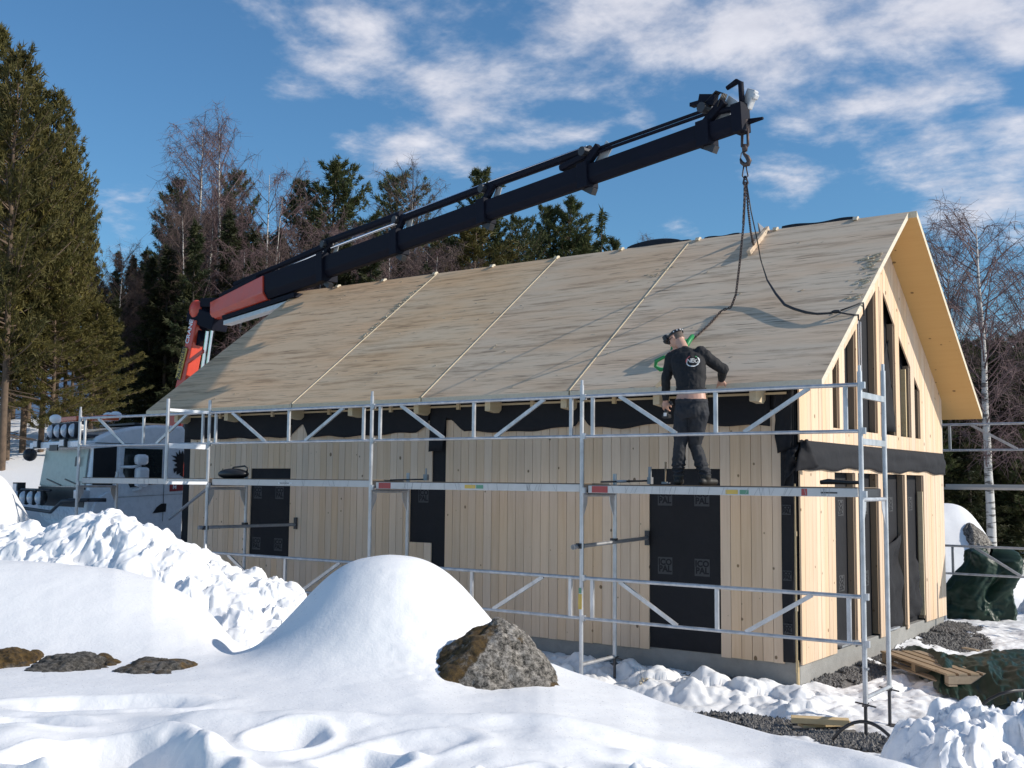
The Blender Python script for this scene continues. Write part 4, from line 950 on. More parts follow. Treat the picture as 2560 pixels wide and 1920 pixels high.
for k in range(4): MB().path([bp(.962, .42, -.05+.03*k), bp(.975, .52, -.05+.03*k), bp(.982, .46, -.05+.03*k), bp(.976, .3, -.04+.03*k)], .012, 6).build('hose', M['black'], truck, smooth=True)
b = MB(); b.beam(bp(.992, .05), bp(1.003, .05), .2, .38, BUP); b.tube(bp(1.003, .0, -.06), bp(1.018, -.02, -.06), .04, 10, .02); head = b.build('boom_head', M['boom'], truck, bevel=.01)
MB().path([bp(1.0, .22), bp(1.0, .52), bp(.996, .56), bp(.985, .52)], [.04, .04, .04, .03], 8).build('swivel_arm', M['boom'], truck, smooth=True)
MB().beam(bp(.999, .2, -.1), bp(1.008, .42, -.1), .10, .14, BD).beam(bp(1.007, .34, -.1), bp(1.011, .30, -.1), .10, .08, BUP).build('head_cover', M['stripe'], truck, bevel=.02)

# ---------------------------------------------------------------- lifting tackle
HK = Vector(at_plane(1862, 322, 1, .70)); 
M['rust'] = mat('hook_steel', (.075, .055, .05), .55, metal=.4)
tk = thing('lifting_hook', 'steel crane hook on its shackles hanging from the boom head', 'hook', HK)
def wp(px, py, y=.72): return Vector(at_plane(px, py, 1, y))
b = MB(); b.path([wp(1862, 300), wp(1862, 325)], [.05, .05], 8); b.path([wp(1856, 320), wp(1855, 365), wp(1862, 375), wp(1870, 362), wp(1869, 322)], .02, 8); b.build('shackle', M['rust'], tk, smooth=True)
MB().path([wp(1862, 362), wp(1862, 378)], [.045, .035], 8).build('swivel', M['rust'], tk, smooth=True)
MB().path([wp(1862, 374), wp(1860, 384), wp(1868, 392), wp(1873, 402), wp(1870, 410), wp(1862, 412), wp(1854, 406), wp(1851, 397)], [.022, .02, .03, .034, .034, .03, .024, .012], 10).build('hook', M['rust'], tk, smooth=True)
MB().path([wp(1851, 396), wp(1853, 385), wp(1858, 377)], .008, 6).build('latch', M['steel'], tk, smooth=True)
def chain(pts, name_parent, L_=.048, r=.0065, wd=.016):
    # resample and lay alternate links
    P = [Vector(p) for p in pts]; segs = []; 
    d = [0]
    for i in range(1, len(P)): d.append(d[-1]+(P[i]-P[i-1]).length)
    def at(s):
        for i in range(1, len(P)):
            if s <= d[i]: return P[i-1].lerp(P[i], (s-d[i-1])/max(1e-6, d[i]-d[i-1]))
        return P[-1]
    b = MB(); n_ = int(d[-1]/(L_*.74))
    for k in range(n_):
        p0 = at(k*L_*.74); p1 = at(k*L_*.74+L_*.9); ax = (p1-p0)
        if ax.length < 1e-6: continue
        ax.normalize(); sd = ax.cross(Vector((.3, 1, .1))).normalized(); 
        if k % 2: sd = ax.cross(sd).normalized()
        ring = [p0-ax*.004+sd*0, p0+ax*L_*.15+sd*wd*.75, p0+ax*L_*.75+sd*wd*.75, p1+ax*.004, p0+ax*L_*.75-sd*wd*.75, p0+ax*L_*.15-sd*wd*.75, p0-ax*.004+sd*0]
        b.path(ring, r, 5, False)
    return b.build('chain', M['rust'], name_parent, kind='stuff')
sl = thing('chain_sling', 'dark chain sling legs hanging from the hook down over the roof', 'chain', wp(1864, 415))
MB().path([wp(1860, 410), wp(1856, 440), wp(1863, 450), wp(1870, 440), wp(1864, 410)], .009, 6).path([wp(1862, 440), wp(1858, 458), wp(1864, 470), wp(1870, 458), wp(1864, 440)], .012, 6).build('master_link', M['rust'], sl, smooth=True)
ch1 = [wp(1863, 455, .72), wp(1862, 500, .74), wp(1859, 560, .80), wp(1853, 620, .88), wp(1849, 660, .94), wp(1840, 735, 1.0), wp(1828, 768, 1.04)] + [on_roof(-1.423, 1.06, .03), on_roof(-1.48, .8, .012), on_roof(-1.545, .57, .012), on_roof(-1.60, .44, .02)]
chain(ch1, sl)
chain([wp(1862, 455, .70), wp(1861, 500, .70), wp(1858, 560, .71)], sl)
ch2 = [wp(1866, 458, .73), wp(1870, 520, 1.2), wp(1877, 580, 2.0), wp(1884, 612, 2.5), on_roof(-1.66, 2.72, .03)]
chain(ch2, sl, r=.0055)
def roof_hit(px, py, h=.02):
    r = CAMM.T @ np.array([(px-CX)/FPX, (py-CY)/FPX, 1.0]); off = 3.27+K_*.4+.088+h*math.sqrt(1+K_*K_)
    t = (off+K_*CAMP[1]-CAMP[2])/(r[2]-K_*r[1]); return Vector(CAMP+r*t)
# textile lifting strap to the gable edge
lst = thing('lifting_strap', 'black lifting strap from the hook knotted round the gable edge of the roof', 'strap', on_roof(.2, .93))
sp = [wp(1866, 455, .71), wp(1878, 530, .75), wp(1893, 600, .80)] + [roof_hit(*p) for p in [(1902, 650, .25), (1918, 700, .14), (1940, 735, .08), (1962, 762, .06), (1985, 772, .06), (2015, 781, .06), (2044, 785, .06), (2075, 783, .06), (2095, 777, .05)]]
MB().path(sp, [.008]*3+[.009, .012, .017]+[.019]*3+[.015]*3, 6).build('strap', M['black'], lst, smooth=True)
MB().ball(roof_hit(2090, 779, .06), .04, 8, 6, (1.6, .8, .6)).build('knot', M['black'], lst, smooth=True)
MB().path([roof_hit(2096, 778, .06), roof_hit(2125, 768, .05), roof_hit(2148, 759, .03), roof_hit(2158, 757, .015), Vector((.447, 1.06, 4.37)), Vector((.45, 1.06, 4.25))], .011, 6).build('strap_loop', M['black'], lst, smooth=True)
MB().path([roof_hit(2096, 781, .06), roof_hit(2118, 785, .04), roof_hit(2138, 787, .02), Vector((.447, .86, 4.24)), Vector((.45, .86, 4.12))], .011, 6).build('strap_loop', M['black'], lst, smooth=True)
st_ = MB()
for dx, y in ((0, .82), (.0, .90)): st_.beam((.46+dx, y, 4.16), (.46, y+.0, 3.12), .004, .012, (1, 0, 0))
tag(st_.build('white_strap', M['white']), 'pair of pale straps hanging straight down from the roof edge over the gable', 'strap')
# batten with bracket on the roof where the chain leg ends
bt = thing('roof_batten', 'grey timber batten with shackle lying down the upper roof slope', 'batten', on_roof(-1.6, 2.8))
MB().beam(on_roof(-1.615, 3.12, .05), on_roof(-1.615, 2.42, .05), .05, .07, (0, -.5, 1)).build('batten', M['roof'], bt); MB().ball(on_roof(-1.67, 2.72, .06), .035, 8, 6).build('shackle', M['rust'], bt, smooth=True)
MB().prism([on_roof(-1.66, 3.1, .03), on_roof(-1.72, 3.02, .03), on_roof(-1.66, 2.95, .03), on_roof(-1.66, 2.95, .22)], (.01, 0, 0)).build('steel_plate', M['steel'], bt)
gs = thing('green_sling', 'green webbing sling folded round the chain end above the worker', 'sling', on_roof(-1.6, .3))
P = [on_roof(-1.60, .45, .04), on_roof(-1.66, .38, .10), on_roof(-1.70, .25, .13), on_roof(-1.66, .10, .09), on_roof(-1.58, .02, .04)]
MB().path(P, [.008, .012, .014, .012, .008], 8).build('loop', M['green'], gs, smooth=True)
MB().path([on_roof(-1.55, .47, .03), on_roof(-1.50, .40, .12), on_roof(-1.47, .25, .15), on_roof(-1.5, .1, .08)], [.008, .03, .034, .02], 8).build('loop', M['green'], gs, smooth=True)
g2 = thing('green_sling', 'green webbing loop lying on the roof left of the worker', 'sling', on_roof(-2.0, -.1))
c_ = Vector(at_plane(1653, 908, 1, -.30)); 
MB().path([c_+Vector((.14, 0, .05)), c_+Vector((.04, 0, .075)), c_+Vector((-.07, 0, .03)), c_+Vector((-.09, .02, -.03)), c_+Vector((-.03, .03, -.075)), c_+Vector((.1, .03, -.07))], [.012, .022, .026, .024, .026, .016], 8).build('loop', M['green'], g2, smooth=True)
o = MB().beam(at_plane(1657, 950, 1, -.36), at_plane(1640, 968, 1, -.40), .03, .04).build('eaves_block', M['lumber']); tag(o, 'short pale batten at the eaves beside the worker\'s left arm', 'batten')

# ================================================================ WORKER
M['shirt'] = mat('black_jersey', (.010, .010, .012), .85, namt=.3, nscale=9)
M['trouser'] = mat('work_trousers', (.013, .015, .021), .8, namt=.5, nscale=6)
M['skin'] = mat('skin', (.52, .30, .22), .5, namt=.06)
M['hair'] = mat('cropped_hair', (.13, .095, .075), .8, namt=.3, nscale=60)
M['boot'] = mat('boot_leather', (.02, .018, .016), .6)
def worker():
    root = thing('person', 'worker in black jersey and black work trousers leaning over the eaves', 'person', (-.85, -1.05, 2.17))
    b = MB(); V = Vector
    def loft(rings, n=20):
        # rings: (centre, side vector * half width, front vector * half depth)
        vs = []; fs = []
        for c, s_, f_ in rings:
            for k in range(n):
                t = 2*math.pi*k/n; ct, st = math.cos(t), math.sin(t)
                e = .85; vs.append(V(c) + V(s_)*math.copysign(abs(ct)**e, ct) + V(f_)*math.copysign(abs(st)**e, st))
        for i in range(len(rings)-1):
            for k in range(n): fs.append((i*n+k, i*n+(k+1) % n, (i+1)*n+(k+1) % n, (i+1)*n+k))
        fs += [tuple(range(n)), tuple((len(rings)-1)*n+k for k in range(n))]; b.add(vs, fs)
    def limb(pts, rs, n=14):
        b.path(pts, rs, n)
        for p, r in zip(pts, rs): b.ball(p, r*.985, 12, 8)
    S_ = V((.97, .16, .02)).normalized(); F_ = V((-.16, .92, -.12)).normalized()
    loft([(V((-.835, -1.045, 2.90)), S_*.165, F_*.12), (V((-.835, -1.05, 3.02)), S_*.185, F_*.135), (V((-.845, -1.03, 3.12)), S_*.175, F_*.125), (V((-.86, -1.0, 3.22)), S_*.158, F_*.11), (V((-.885, -.965, 3.34)), S_*.172, F_*.12),
          (V((-.92, -.92, 3.46)), S_*.195, F_*.13), (V((-.955, -.875, 3.57)), S_*.212, F_*.13), (V((-.985, -.84, 3.66)), S_*.195, F_*.11), (V((-1.01, -.815, 3.715)), S_*.13, F_*.085), (V((-1.04, -.80, 3.75)), S_*.07, F_*.065)])
    limb([V((-1.03, -.81, 3.70)), V((-1.075, -.775, 3.78)), V((-1.12, -.745, 3.83))], [.066, .058, .06])
    # arms
    shL, elL, wrL = V((-1.165, -.865, 3.645)), V((-1.215, -.93, 3.38)), V((-1.245, -.885, 3.15))
    shR, elR, wrR = V((-.80, -.795, 3.655)), V((-.625, -.64, 3.50)), V((-.735, -.455, 3.405))
    limb([shL, shL.lerp(elL, .5), elL, elL.lerp(wrL, .5), wrL], [.082, .070, .056, .050, .034]); limb([shR, shR.lerp(elR, .5), elR, elR.lerp(wrR, .5), wrR], [.082, .070, .058, .050, .034])
    b.ball(V((-1.13, -.84, 3.67)), .085, 12, 8); b.ball(V((-.84, -.80, 3.68)), .085, 12, 8)
    # legs
    hipL, knL, anL = V((-.925, -1.05, 2.98)), V((-.955, -1.10, 2.62)), V((-.965, -1.12, 2.27))
    hipR, knR, anR = V((-.75, -1.04, 2.98)), V((-.82, -.99, 2.61)), V((-.655, -1.06, 2.27))
    limb([hipL, hipL.lerp(knL, .5), knL, knL.lerp(anL, .45), anL], [.112, .094, .074, .074, .062]); limb([hipR, hipR.lerp(knR, .5), knR, knR.lerp(anR, .45), anR], [.112, .094, .074, .074, .062])
    b.ball(V((-.90, -1.10, 3.0)), .10, 12, 8); b.ball(V((-.78, -1.10, 3.0)), .10, 12, 8)
    for an, d in ((anL, V((-.25, .95, 0))), (anR, V((.35, .92, 0)))):
        d.normalize(); limb([an+V((0, 0, .0)), an+V((0, 0, -.05))], [.052, .05]); c = an+V((0, 0, -.058))
        limb([c-d*.06, c+d*.05, c+d*.14], [.042, .046, .036])
    # head: skull, face, nose, ears, jaw
    hd = V((-1.185, -.71, 3.885)); fa = V((-.88, .18, -.42)).normalized(); up = V((-.36, .12, .92)); up = (up - fa*up.dot(fa)).normalized(); sd = fa.cross(up).normalized()
    def hp(f, s, u): return hd + fa*f + sd*s + up*u
    vs = []; fs = []; nu, nv = 20, 14
    for j in range(nv+1):
        ph = math.pi*j/nv
        for i in range(nu):
            t = 2*math.pi*i/nu; x = math.sin(ph)*math.cos(t); y = math.sin(ph)*math.sin(t); z = math.cos(ph)
            w_ = .074*(1-.18*max(0, -z)**1.5*(1)); l = .098*(1-.10*max(0, -z)); vs.append(hp(x*l + (.02*max(0, -z) if x > 0 else -.012*max(0, -z)**2), y*w_, z*.118))
    for j in range(nv):
        for i in range(nu): fs.append((j*nu+i, (j+1)*nu+i, (j+1)*nu+(i+1) % nu, j*nu+(i+1) % nu))
    b.add(vs, fs)
    b.path([hp(.085, 0, .01), hp(.112, 0, -.03), hp(.10, 0, -.045)], [.008, .015, .012], 8)       # nose
    b.path([hp(.088, -.03, .022), hp(.094, 0, .02), hp(.088, .03, .022)], [.009, .008, .009], 6)  # brow
    b.path([hp(.086, -.022, -.068), hp(.094, 0, -.067), hp(.086, .022, -.068)], [.007, .009, .007], 6)  # mouth
    b.ball(hp(.075, 0, -.10), .025, 10, 6)
    for s_ in (-1, 1):
        b.path([hp(-.005, s_*.072, -.03), hp(-.018, s_*.084, -.005), hp(-.012, s_*.084, .022), hp(.004, s_*.075, .018)], [.009, .011, .010, .007], 8)
    # hands with fingers
    def hand(wr, along, palm_n, side, curl, grip=1.0):
        along = V(along).normalized(); nrm = V(palm_n); nrm = (nrm-along*nrm.dot(along)).normalized(); sd_ = along.cross(nrm).normalized()*side
        b.path([wr, wr+along*.045, wr+along*.085], [.030, .034, .034], 10); b.ball(wr+along*.05+sd_*.012, .033, 10, 6); b.ball(wr+along*.06-sd_*.014, .033, 10, 6)
        for k, (o_, ln) in enumerate(((-.034, .070), (-.012, .080), (.011, .074), (.032, .060))):
            p = wr+along*.088+sd_*o_; d = along.copy(); pts = [wr+along*.06+sd_*o_*.8, p]
            for seg in (.45, .32, .23):
                ang = curl*(.8 if seg == .45 else 1.0); d = (d*math.cos(ang)+nrm*math.sin(ang)).normalized(); p = p+d*ln*seg; pts.append(p)
            b.path(pts, [.012, .011, .0105, .010, .009], 8); b.ball(pts[-1], .009, 8, 5)
        t0 = wr+along*.03-sd_*.03; td = (along*.6-sd_*.8+nrm*.4).normalized(); t1 = t0+td*.035; td2 = (along*.9-sd_*.2+nrm*.5).normalized(); t2 = t1+td2*.032; b.path([t0, t1, t2], [.014, .012, .010], 8); b.ball(t2, .010, 8, 5)
    hand(wrR, (-.45, .6, -.55), (-.1, -.4, -.9), 1, .35)
    hand(wrL, (-.08, .1, -1), (.1, .9, .1), -1, .85)
    me = b.mesh('body', M['shirt']); o = bpy.data.objects.new('body', me); col.objects.link(o)
    rm = o.modifiers.new('r', 'REMESH'); rm.mode = 'VOXEL'; rm.voxel_size = .0075; rm.use_smooth_shade = True
    sm = o.modifiers.new('s', 'SMOOTH'); sm.iterations = 3; sm.factor = .5
    dg = bpy.context.evaluated_depsgraph_get(); me2 = bpy.data.meshes.new_from_object(o.evaluated_get(dg)); bpy.data.objects.remove(o); me2.name = 'body'
    me2.materials.clear()
    for m_ in ('shirt', 'trouser', 'skin', 'boot', 'hair'): me2.materials.append(M[m_])
    n = len(me2.vertices); co = np.empty(n*3); me2.vertices.foreach_get('co', co); co = co.reshape(-1, 3); no = np.empty(n*3); me2.vertices.foreach_get('normal', no); no = no.reshape(-1, 3)
    dh = co-np.array(hd); face_f = dh@np.array(fa); face_u = dh@np.array(up)
    neckd = (co-np.array((-1.05, -.80, 3.75)))@np.array(V((-.45, .35, .8)).normalized())
    def near(p, r): return np.linalg.norm(co-np.array(p), axis=1) < r
    handm = (near(wrR+V((-.03, .05, -.05)), .11) & ((co-np.array(wrR))@np.array(V((-.45, .6, -.55)).normalized()) > .005)) | ((co[:, 2] < 3.145) & (co[:, 0] < -1.16))
    headm = neckd > .0
    waist = (co[:, 2] < 3.215 + .02*np.sin(co[:, 0]*14)) & (co[:, 2] > 3.135 - .02*(co[:, 0]+.85)) & (co[:, 0] > -1.06) & (co[:, 0] < -.55) & (co[:, 1] < -.88)
    lower = (co[:, 2] <= 3.17) & (co[:, 0] > -1.12)
    boot = co[:, 2] < 2.285
    typ = np.zeros(n, int); typ[lower] = 1; typ[waist] = 2; typ[handm] = 2; typ[headm] = 2; typ[boot] = 3
    hair = headm & ((face_u > .045) | ((face_f < -.03) & (face_u > -.03))) & (face_f < .075); typ[hair] = 4
    # folds in the cloth
    f1 = fbm(co[:, 0]*9+co[:, 1]*5, co[:, 2]*8+co[:, 1]*3, 301, 4, .55); f2 = fbm(co[:, 0]*22, co[:, 2]*10+co[:, 1]*9, 302, 3)
    amp = np.where(typ == 0, .014, np.where(typ == 1, .015, 0.0)); low_leg = np.exp(-((co[:, 2]-2.34)/.09)**2)*(typ == 1)
    folds = amp*(f1+.5*f2) + low_leg*.010*np.sin(co[:, 2]*110+6*f1)
    hem = np.where((typ == 0) & (co[:, 2] < 3.27) & (co[:, 0] > -1.1), .012, 0)
    belt = np.where((typ == 1) & (co[:, 2] > 3.095), .008, 0)
    co2 = co + no*(folds+hem+belt)[:, None]
    me2.vertices.foreach_set('co', co2.ravel())
    pl = np.empty(len(me2.polygons), int); vi = np.empty(len(me2.loops), int); me2.loops.foreach_get('vertex_index', vi); ls = np.empty(len(me2.polygons), int); me2.polygons.foreach_get('loop_start', ls)
    me2.polygons.foreach_set('material_index', typ[vi[ls]].astype(np.int32)); me2.polygons.foreach_set('use_smooth', [True]*len(me2.polygons)); me2.update()
    body = link(me2, 'body', root)
    # head band with lamp, glasses
    ring = []
    for k in range(29):
        t = 2*math.pi*k/28; ring.append(hp(.104*math.cos(t), .080*math.sin(t), .055-.010*math.cos(t)))
    hb = MB()
    for k in range(28):
        a_, c_ = ring[k], ring[k+1]; hb.beam(a_, c_, .006, .026, up)
    hb.build('head_strap', M['black'], root)
    wb = MB()
    for k in (9, 11, 13, 15, 17, 19): hb_a = (ring[k]-hd); wb.beam(hd+hb_a*1.045, hd+(ring[k]*.45+ring[k+1]*.55-hd)*1.045, .002, .014, up)
    wb.build('strap_pattern', M['white'], root)
    MB().beam(hp(.09, 0, .07), hp(.150, 0, .065), .13, .075, up).beam(hp(.12, 0, .05), hp(.165, 0, .03), .10, .05, up).build('headlamp', M['black'], root, bevel=.012)
    gl = MB()
    for s_ in (-1, 1):
        gl.beam(hp(.088, s_*.052, .0), hp(.095, s_*.012, .0), .012, .034, up); gl.path([hp(.085, s_*.062, .004), hp(.02, s_*.082, .006), hp(-.02, s_*.082, 0)], .0035, 6)
    gl.build('glasses', M['black'], root)
    # print on the back of the jersey, laid onto the cloth
    M['inkw'] = mat('shirt_print', (.72, .72, .70), .7); M['inkr'] = mat('shirt_print_red', (.5, .12, .12), .7); M['inkg'] = mat('shirt_print_green', (.10, .32, .14), .7)
    bvh = BVHTree.FromPolygons([tuple(c) for c in co2], [tuple(p.vertices) for p in me2.polygons])
    pc = V(at_plane(1731.5, 902, 1, -1.1)); dirv = (pc-V(CAMP)).normalized(); hit = bvh.ray_cast(V(CAMP), dirv)
    hn = hit[1] if hit[0] else V((.2, -.95, .1)); hn = (hn*.3+V((.12, -.95, .28))*.7).normalized(); Xd = V((1, .16, .02)); Xd = (Xd-hn*Xd.dot(hn)).normalized(); Yd = hn.cross(Xd).normalized()
    o0 = (hit[0] if hit[0] else pc)+hn*.05
    def lay(me_):
        for v in me_.vertices:
            h_ = bvh.ray_cast(v.co, -hn)
            if h_[0] is not None and h_[3] < .2: v.co = h_[0]+hn*.003
        me_.update()
    me_ = text_mesh('NEG', .078, frame(o0, Xd, Yd, hn), M['inkw'], bold=.0022, depth=.0005, spacing=.88); lay(me_); link(me_, 'lettering', root)
    for a0_, a1_, mt_ in ((-.2, .9, 'inkw'), (1.0, 1.35, 'inkg'), (2.1, 3.5, 'inkr'), (3.6, 5.9, 'inkw')):
        q = MB(); m_ = 14; vs = []
        for k in range(m_+1):
            t = a0_+(a1_-a0_)*k/m_
            for r_ in (.066, .078): vs.append(o0+Xd*math.cos(t)*r_+Yd*math.sin(t)*r_)
        q.add(vs, [(2*k, 2*k+1, 2*k+3, 2*k+2) for k in range(m_)]); me_ = q.mesh('ring_print', M[mt_]); lay(me_); link(me_, 'ring_print', root)
    # tool held in the lowered hand
    tl_ = thing('hand_tool', 'black cordless tool with white label held low in the worker\'s left hand', 'tool', (-1.25, -.86, 3.05))
    MB().path([V((-1.252, -.86, 3.10)), V((-1.25, -.855, 2.98))], [.022, .024], 10).beam(V((-1.30, -.84, 3.07)), V((-1.18, -.86, 3.12)), .05, .05).beam(V((-1.29, -.86, 2.965)), V((-1.20, -.86, 2.965)), .07, .045).build('tool_body', M['black'], tl_, bevel=.006)
    MB().beam(V((-1.262, -.90, 2.985)), V((-1.225, -.90, 2.985)), .004, .04).build('tool_label', M['white'], tl_)
worker()

# ================================================================ ROCKS
M['granite'] = None
def granite(k=1.0, nm='lichen_granite'):
    m = bpy.data.materials.new(nm); m.use_nodes = True; nt = m.node_tree; L = nt.links.new; b = nt.nodes['Principled BSDF']; b.inputs['Roughness'].default_value = .9
    tc = N(nt, 'ShaderNodeTexCoord')
    n1 = N(nt, 'ShaderNodeTexNoise', inp={'Scale': 26.0, 'Detail': 9.0, 'Roughness': .82, 'Distortion': .0}); L(tc.outputs['Object'], n1.inputs['Vector'])
    r1 = N(nt, 'ShaderNodeValToRGB'); e = r1.color_ramp.elements; e[0].position = .42; e[0].color = (.018, .016, .014, 1); e[1].position = .60; e[1].color = (.46*k, .42*k, .375*k, 1); q = r1.color_ramp.elements.new(.50); q.color = (.20*k, .18*k, .155*k, 1); L(n1.outputs['Fac'], r1.inputs[0])
    n2 = N(nt, 'ShaderNodeTexNoise', inp={'Scale': 9.0, 'Detail': 6.0, 'Roughness': .7}); L(tc.outputs['Object'], n2.inputs['Vector'])
    r2 = N(nt, 'ShaderNodeMapRange', inp={'From Min': .3, 'From Max': .7, 'To Min': .6, 'To Max': 1.25}); L(n2.outputs['Fac'], r2.inputs['Value'])
    hs = N(nt, 'ShaderNodeHueSaturation'); L(r1.outputs[0], hs.inputs['Color']); L(r2.outputs[0], hs.inputs['Value'])
    at = N(nt, 'ShaderNodeAttribute', attribute_name='dirt'); su = N(nt, 'ShaderNodeMath', operation='ADD'); L(at.outputs['Fac'], su.inputs[0]); L(n2.outputs['Fac'], su.inputs[1])
    mr = N(nt, 'ShaderNodeMapRange', inp={'From Min': .95, 'From Max': 1.08}); L(su.outputs[0], mr.inputs['Value'])
    n3 = N(nt, 'ShaderNodeTexNoise', inp={'Scale': 25.0, 'Detail': 6.0, 'Roughness': .8}); L(tc.outputs['Object'], n3.inputs['Vector'])
    ms = N(nt, 'ShaderNodeValToRGB'); e = ms.color_ramp.elements; e[0].position = .35; e[0].color = (.022, .014, .008, 1); e[1].position = .7; e[1].color = (.17, .10, .025, 1); L(n3.outputs['Fac'], ms.inputs[0])
    mx = N(nt, 'ShaderNodeMix', data_type='RGBA'); L(mr.outputs[0], mx.inputs['Factor']); L(hs.outputs[0], mx.inputs['A']); L(ms.outputs[0], mx.inputs['B']); L(mx.outputs['Result'], b.inputs['Base Color'])
    bp_ = N(nt, 'ShaderNodeBump', inp={'Strength': 1.0, 'Distance': .02}); L(n1.outputs['Fac'], bp_.inputs['Height']); L(bp_.outputs[0], b.inputs['Normal'])
    return m
M['granite'] = granite(); M['dark_rock'] = granite(.42, 'dark_rock')
def rock(name, c, rx, ry, h, apex=(0, 0), seed=1, amp=.06, power=1.0, mossfn=None, nth=110, nt_=70, mt='granite'):
    """boulder: c = world base centre; rx along view-right, ry along view-forward"""
    Rx = Vector((RV[0], RV[1], 0)); Fx = Vector((FV[0], FV[1], 0)); th_ = np.linspace(0, 2*np.pi, nth, endpoint=False); tt = np.linspace(-.35, 1, nt_)
    T, H = np.meshgrid(th_, tt)
    hh = np.clip(H, 0, 1); rad = np.where(H < 0, 1-.0*H, (1-hh**1.6)**(.62*power))
    wob = 1+amp*4*fbm(np.cos(T)*1.7+5, np.sin(T)*1.7+hh*1.2, seed, 4)
    a = np.cos(T)*rx*rad*wob + apex[0]*hh; bb = np.sin(T)*ry*rad*wob + apex[1]*hh; z = H*h
    d = amp*.35*fbm(a*9+z*5, bb*9+z*8, seed+3, 5, .65)
    a += np.cos(T)*d; bb += np.sin(T)*d; z = z + d*.6
    X = c[0]+a*Rx.x+bb*Fx.x; Y = c[1]+a*Rx.y+bb*Fx.y; Z_ = c[2]+z
    vs = np.stack([X.ravel(), Y.ravel(), Z_.ravel()], 1).tolist(); fs = []
    for j in range(nt_-1):
        for k in range(nth): fs.append((j*nth+k, j*nth+(k+1) % nth, (j+1)*nth+(k+1) % nth, (j+1)*nth+k))
    fs.append(tuple((nt_-1)*nth+k for k in range(nth)))
    me = bpy.data.meshes.new(name); me.from_pydata(vs, [], fs); me.materials.append(M[mt]); me.polygons.foreach_set('use_smooth', [True]*len(me.polygons))
    at = me.attributes.new('dirt', 'FLOAT', 'POINT'); mo = mossfn(a, bb, hh) if mossfn else np.full(a.shape, .3)
    at.data.foreach_set('value', np.broadcast_to(mo, a.shape).ravel().astype(np.float32)); return link(me, name)
c = at_depth(1213, 1716, 6.80); c[2] -= .03
tag(rock('boulder', c, .425, .36, .43, (.07, .10), 11, .085, 1.3, lambda a, b, h: .08+.52*sstep(-.17, -.27, a-.36*h)*(h < .93) + .55*np.exp(-(np.hypot((a-.42)/.05, (h-.15)/.12))**2)+.35*np.exp(-(np.hypot((a-.22)/.06, (h-.75)/.15))**2)),
    'grey lichen-speckled granite boulder with brown moss beside the round snow dome', 'boulder')
tag(rock('stone', at_depth(1033, 1712, 6.62), .05, .04, .045, (0, 0), 13, .04), 'small grey stone left of the mossy boulder', 'stone')
tag(rock('stone', at_depth(1065, 1713, 6.60), .075, .05, .055, (0, 0), 14, .04), 'flat pinkish grey stone touching the foot of the mossy boulder', 'stone')
for (px, py, dd, rx, ry, h, sd_, ms_, lb) in [(10, 1692, 6.88, .20, .2, .16, 21, .55, 'brown mossy rock at the left edge under the smooth snow mound'),
                                            (170, 1706, 6.84, .30, .28, .155, 22, .12, 'flat grey rock bared under the mound, middle of the row'),
                                            (388, 1734, 6.78, .36, .32, .195, 23, .22, 'largest bared rock with yellow moss, right end of the row')]:
    tag(rock('rock', at_depth(px, py, dd), rx, ry, h, (0, .1), sd_, .10, .8, (lambda m_: (lambda a, b, h_: m_ + .22*(h_ > .6)+.45*np.exp(-((a-.28)/.09)**2)))(ms_), mt='dark_rock'), lb, 'rock', 'bared rocks under the snow mound')
for (px, py, dd, rx) in [(85, 1652, 7.08, .06), (255, 1662, 7.08, .09), (280, 1675, 7.0, .07)]:
    tag(rock('rock', at_depth(px, py, dd), rx, .10, .07, (0, 0), int(px), .05, .8, lambda a, b, h_: .6, mt='dark_rock'), 'small dark mossy rock peeping out between the larger bared rocks', 'rock', 'bared rocks under the snow mound')
tag(rock('boulder', at_depth(2452, 1432, 22.5), .42, .6, 1.0, (-.12, .2), 31, .07, 1.0), 'tall grey boulder at the edge of the snow mound by the forest', 'boulder')

# snow mound behind the gable, and broken snow further right
U, V = np.meshgrid(np.linspace(5.5, 11.5, 120), np.linspace(20.5, 27, 110))
hm = 2.05*np.exp(-((U-9.05)/1.15)**4)*np.exp(-((V-23.9)/1.8)**2)
hm = np.maximum(hm, .95*np.exp(-((U-10.3)/.6)**2)*np.exp(-((V-24)/1.4)**2))
MX = CAMP[0]+U*RV[0]+V*FV[0]; MY = CAMP[1]+U*RV[1]+V*FV[1]
grid_mesh('snow_mound', MX, MY, ground_z(MX, MY)-.1+hm+.05*fbm(U, V, 71, 3), M['snow'], kind='structure')
U, V = np.meshgrid(np.linspace(-13, -6.3, 120), np.linspace(12.5, 20, 110))
MX = CAMP[0]+U*RV[0]+V*FV[0]; MY = CAMP[1]+U*RV[1]+V*FV[1]
grid_mesh('snow_mound', MX, MY, ground_z(MX, MY)-.12+2.62*sstep(-6.6, -7.6, U)*(1-.2*sstep(-9, -13, U))*np.exp(-(np.abs(V-16.2)/1.9)**2.4)+.05*fbm(U, V, 73, 3), M['snow'], kind='structure')
rough_bank('snow_bank', 8.6, 13.5, 18.2, 22, 160, 130, lambda U, V: .55*np.exp(-((V-20.2)/1.0)**2)*sstep(8.8, 9.6, U), 271, .16, 1.8)

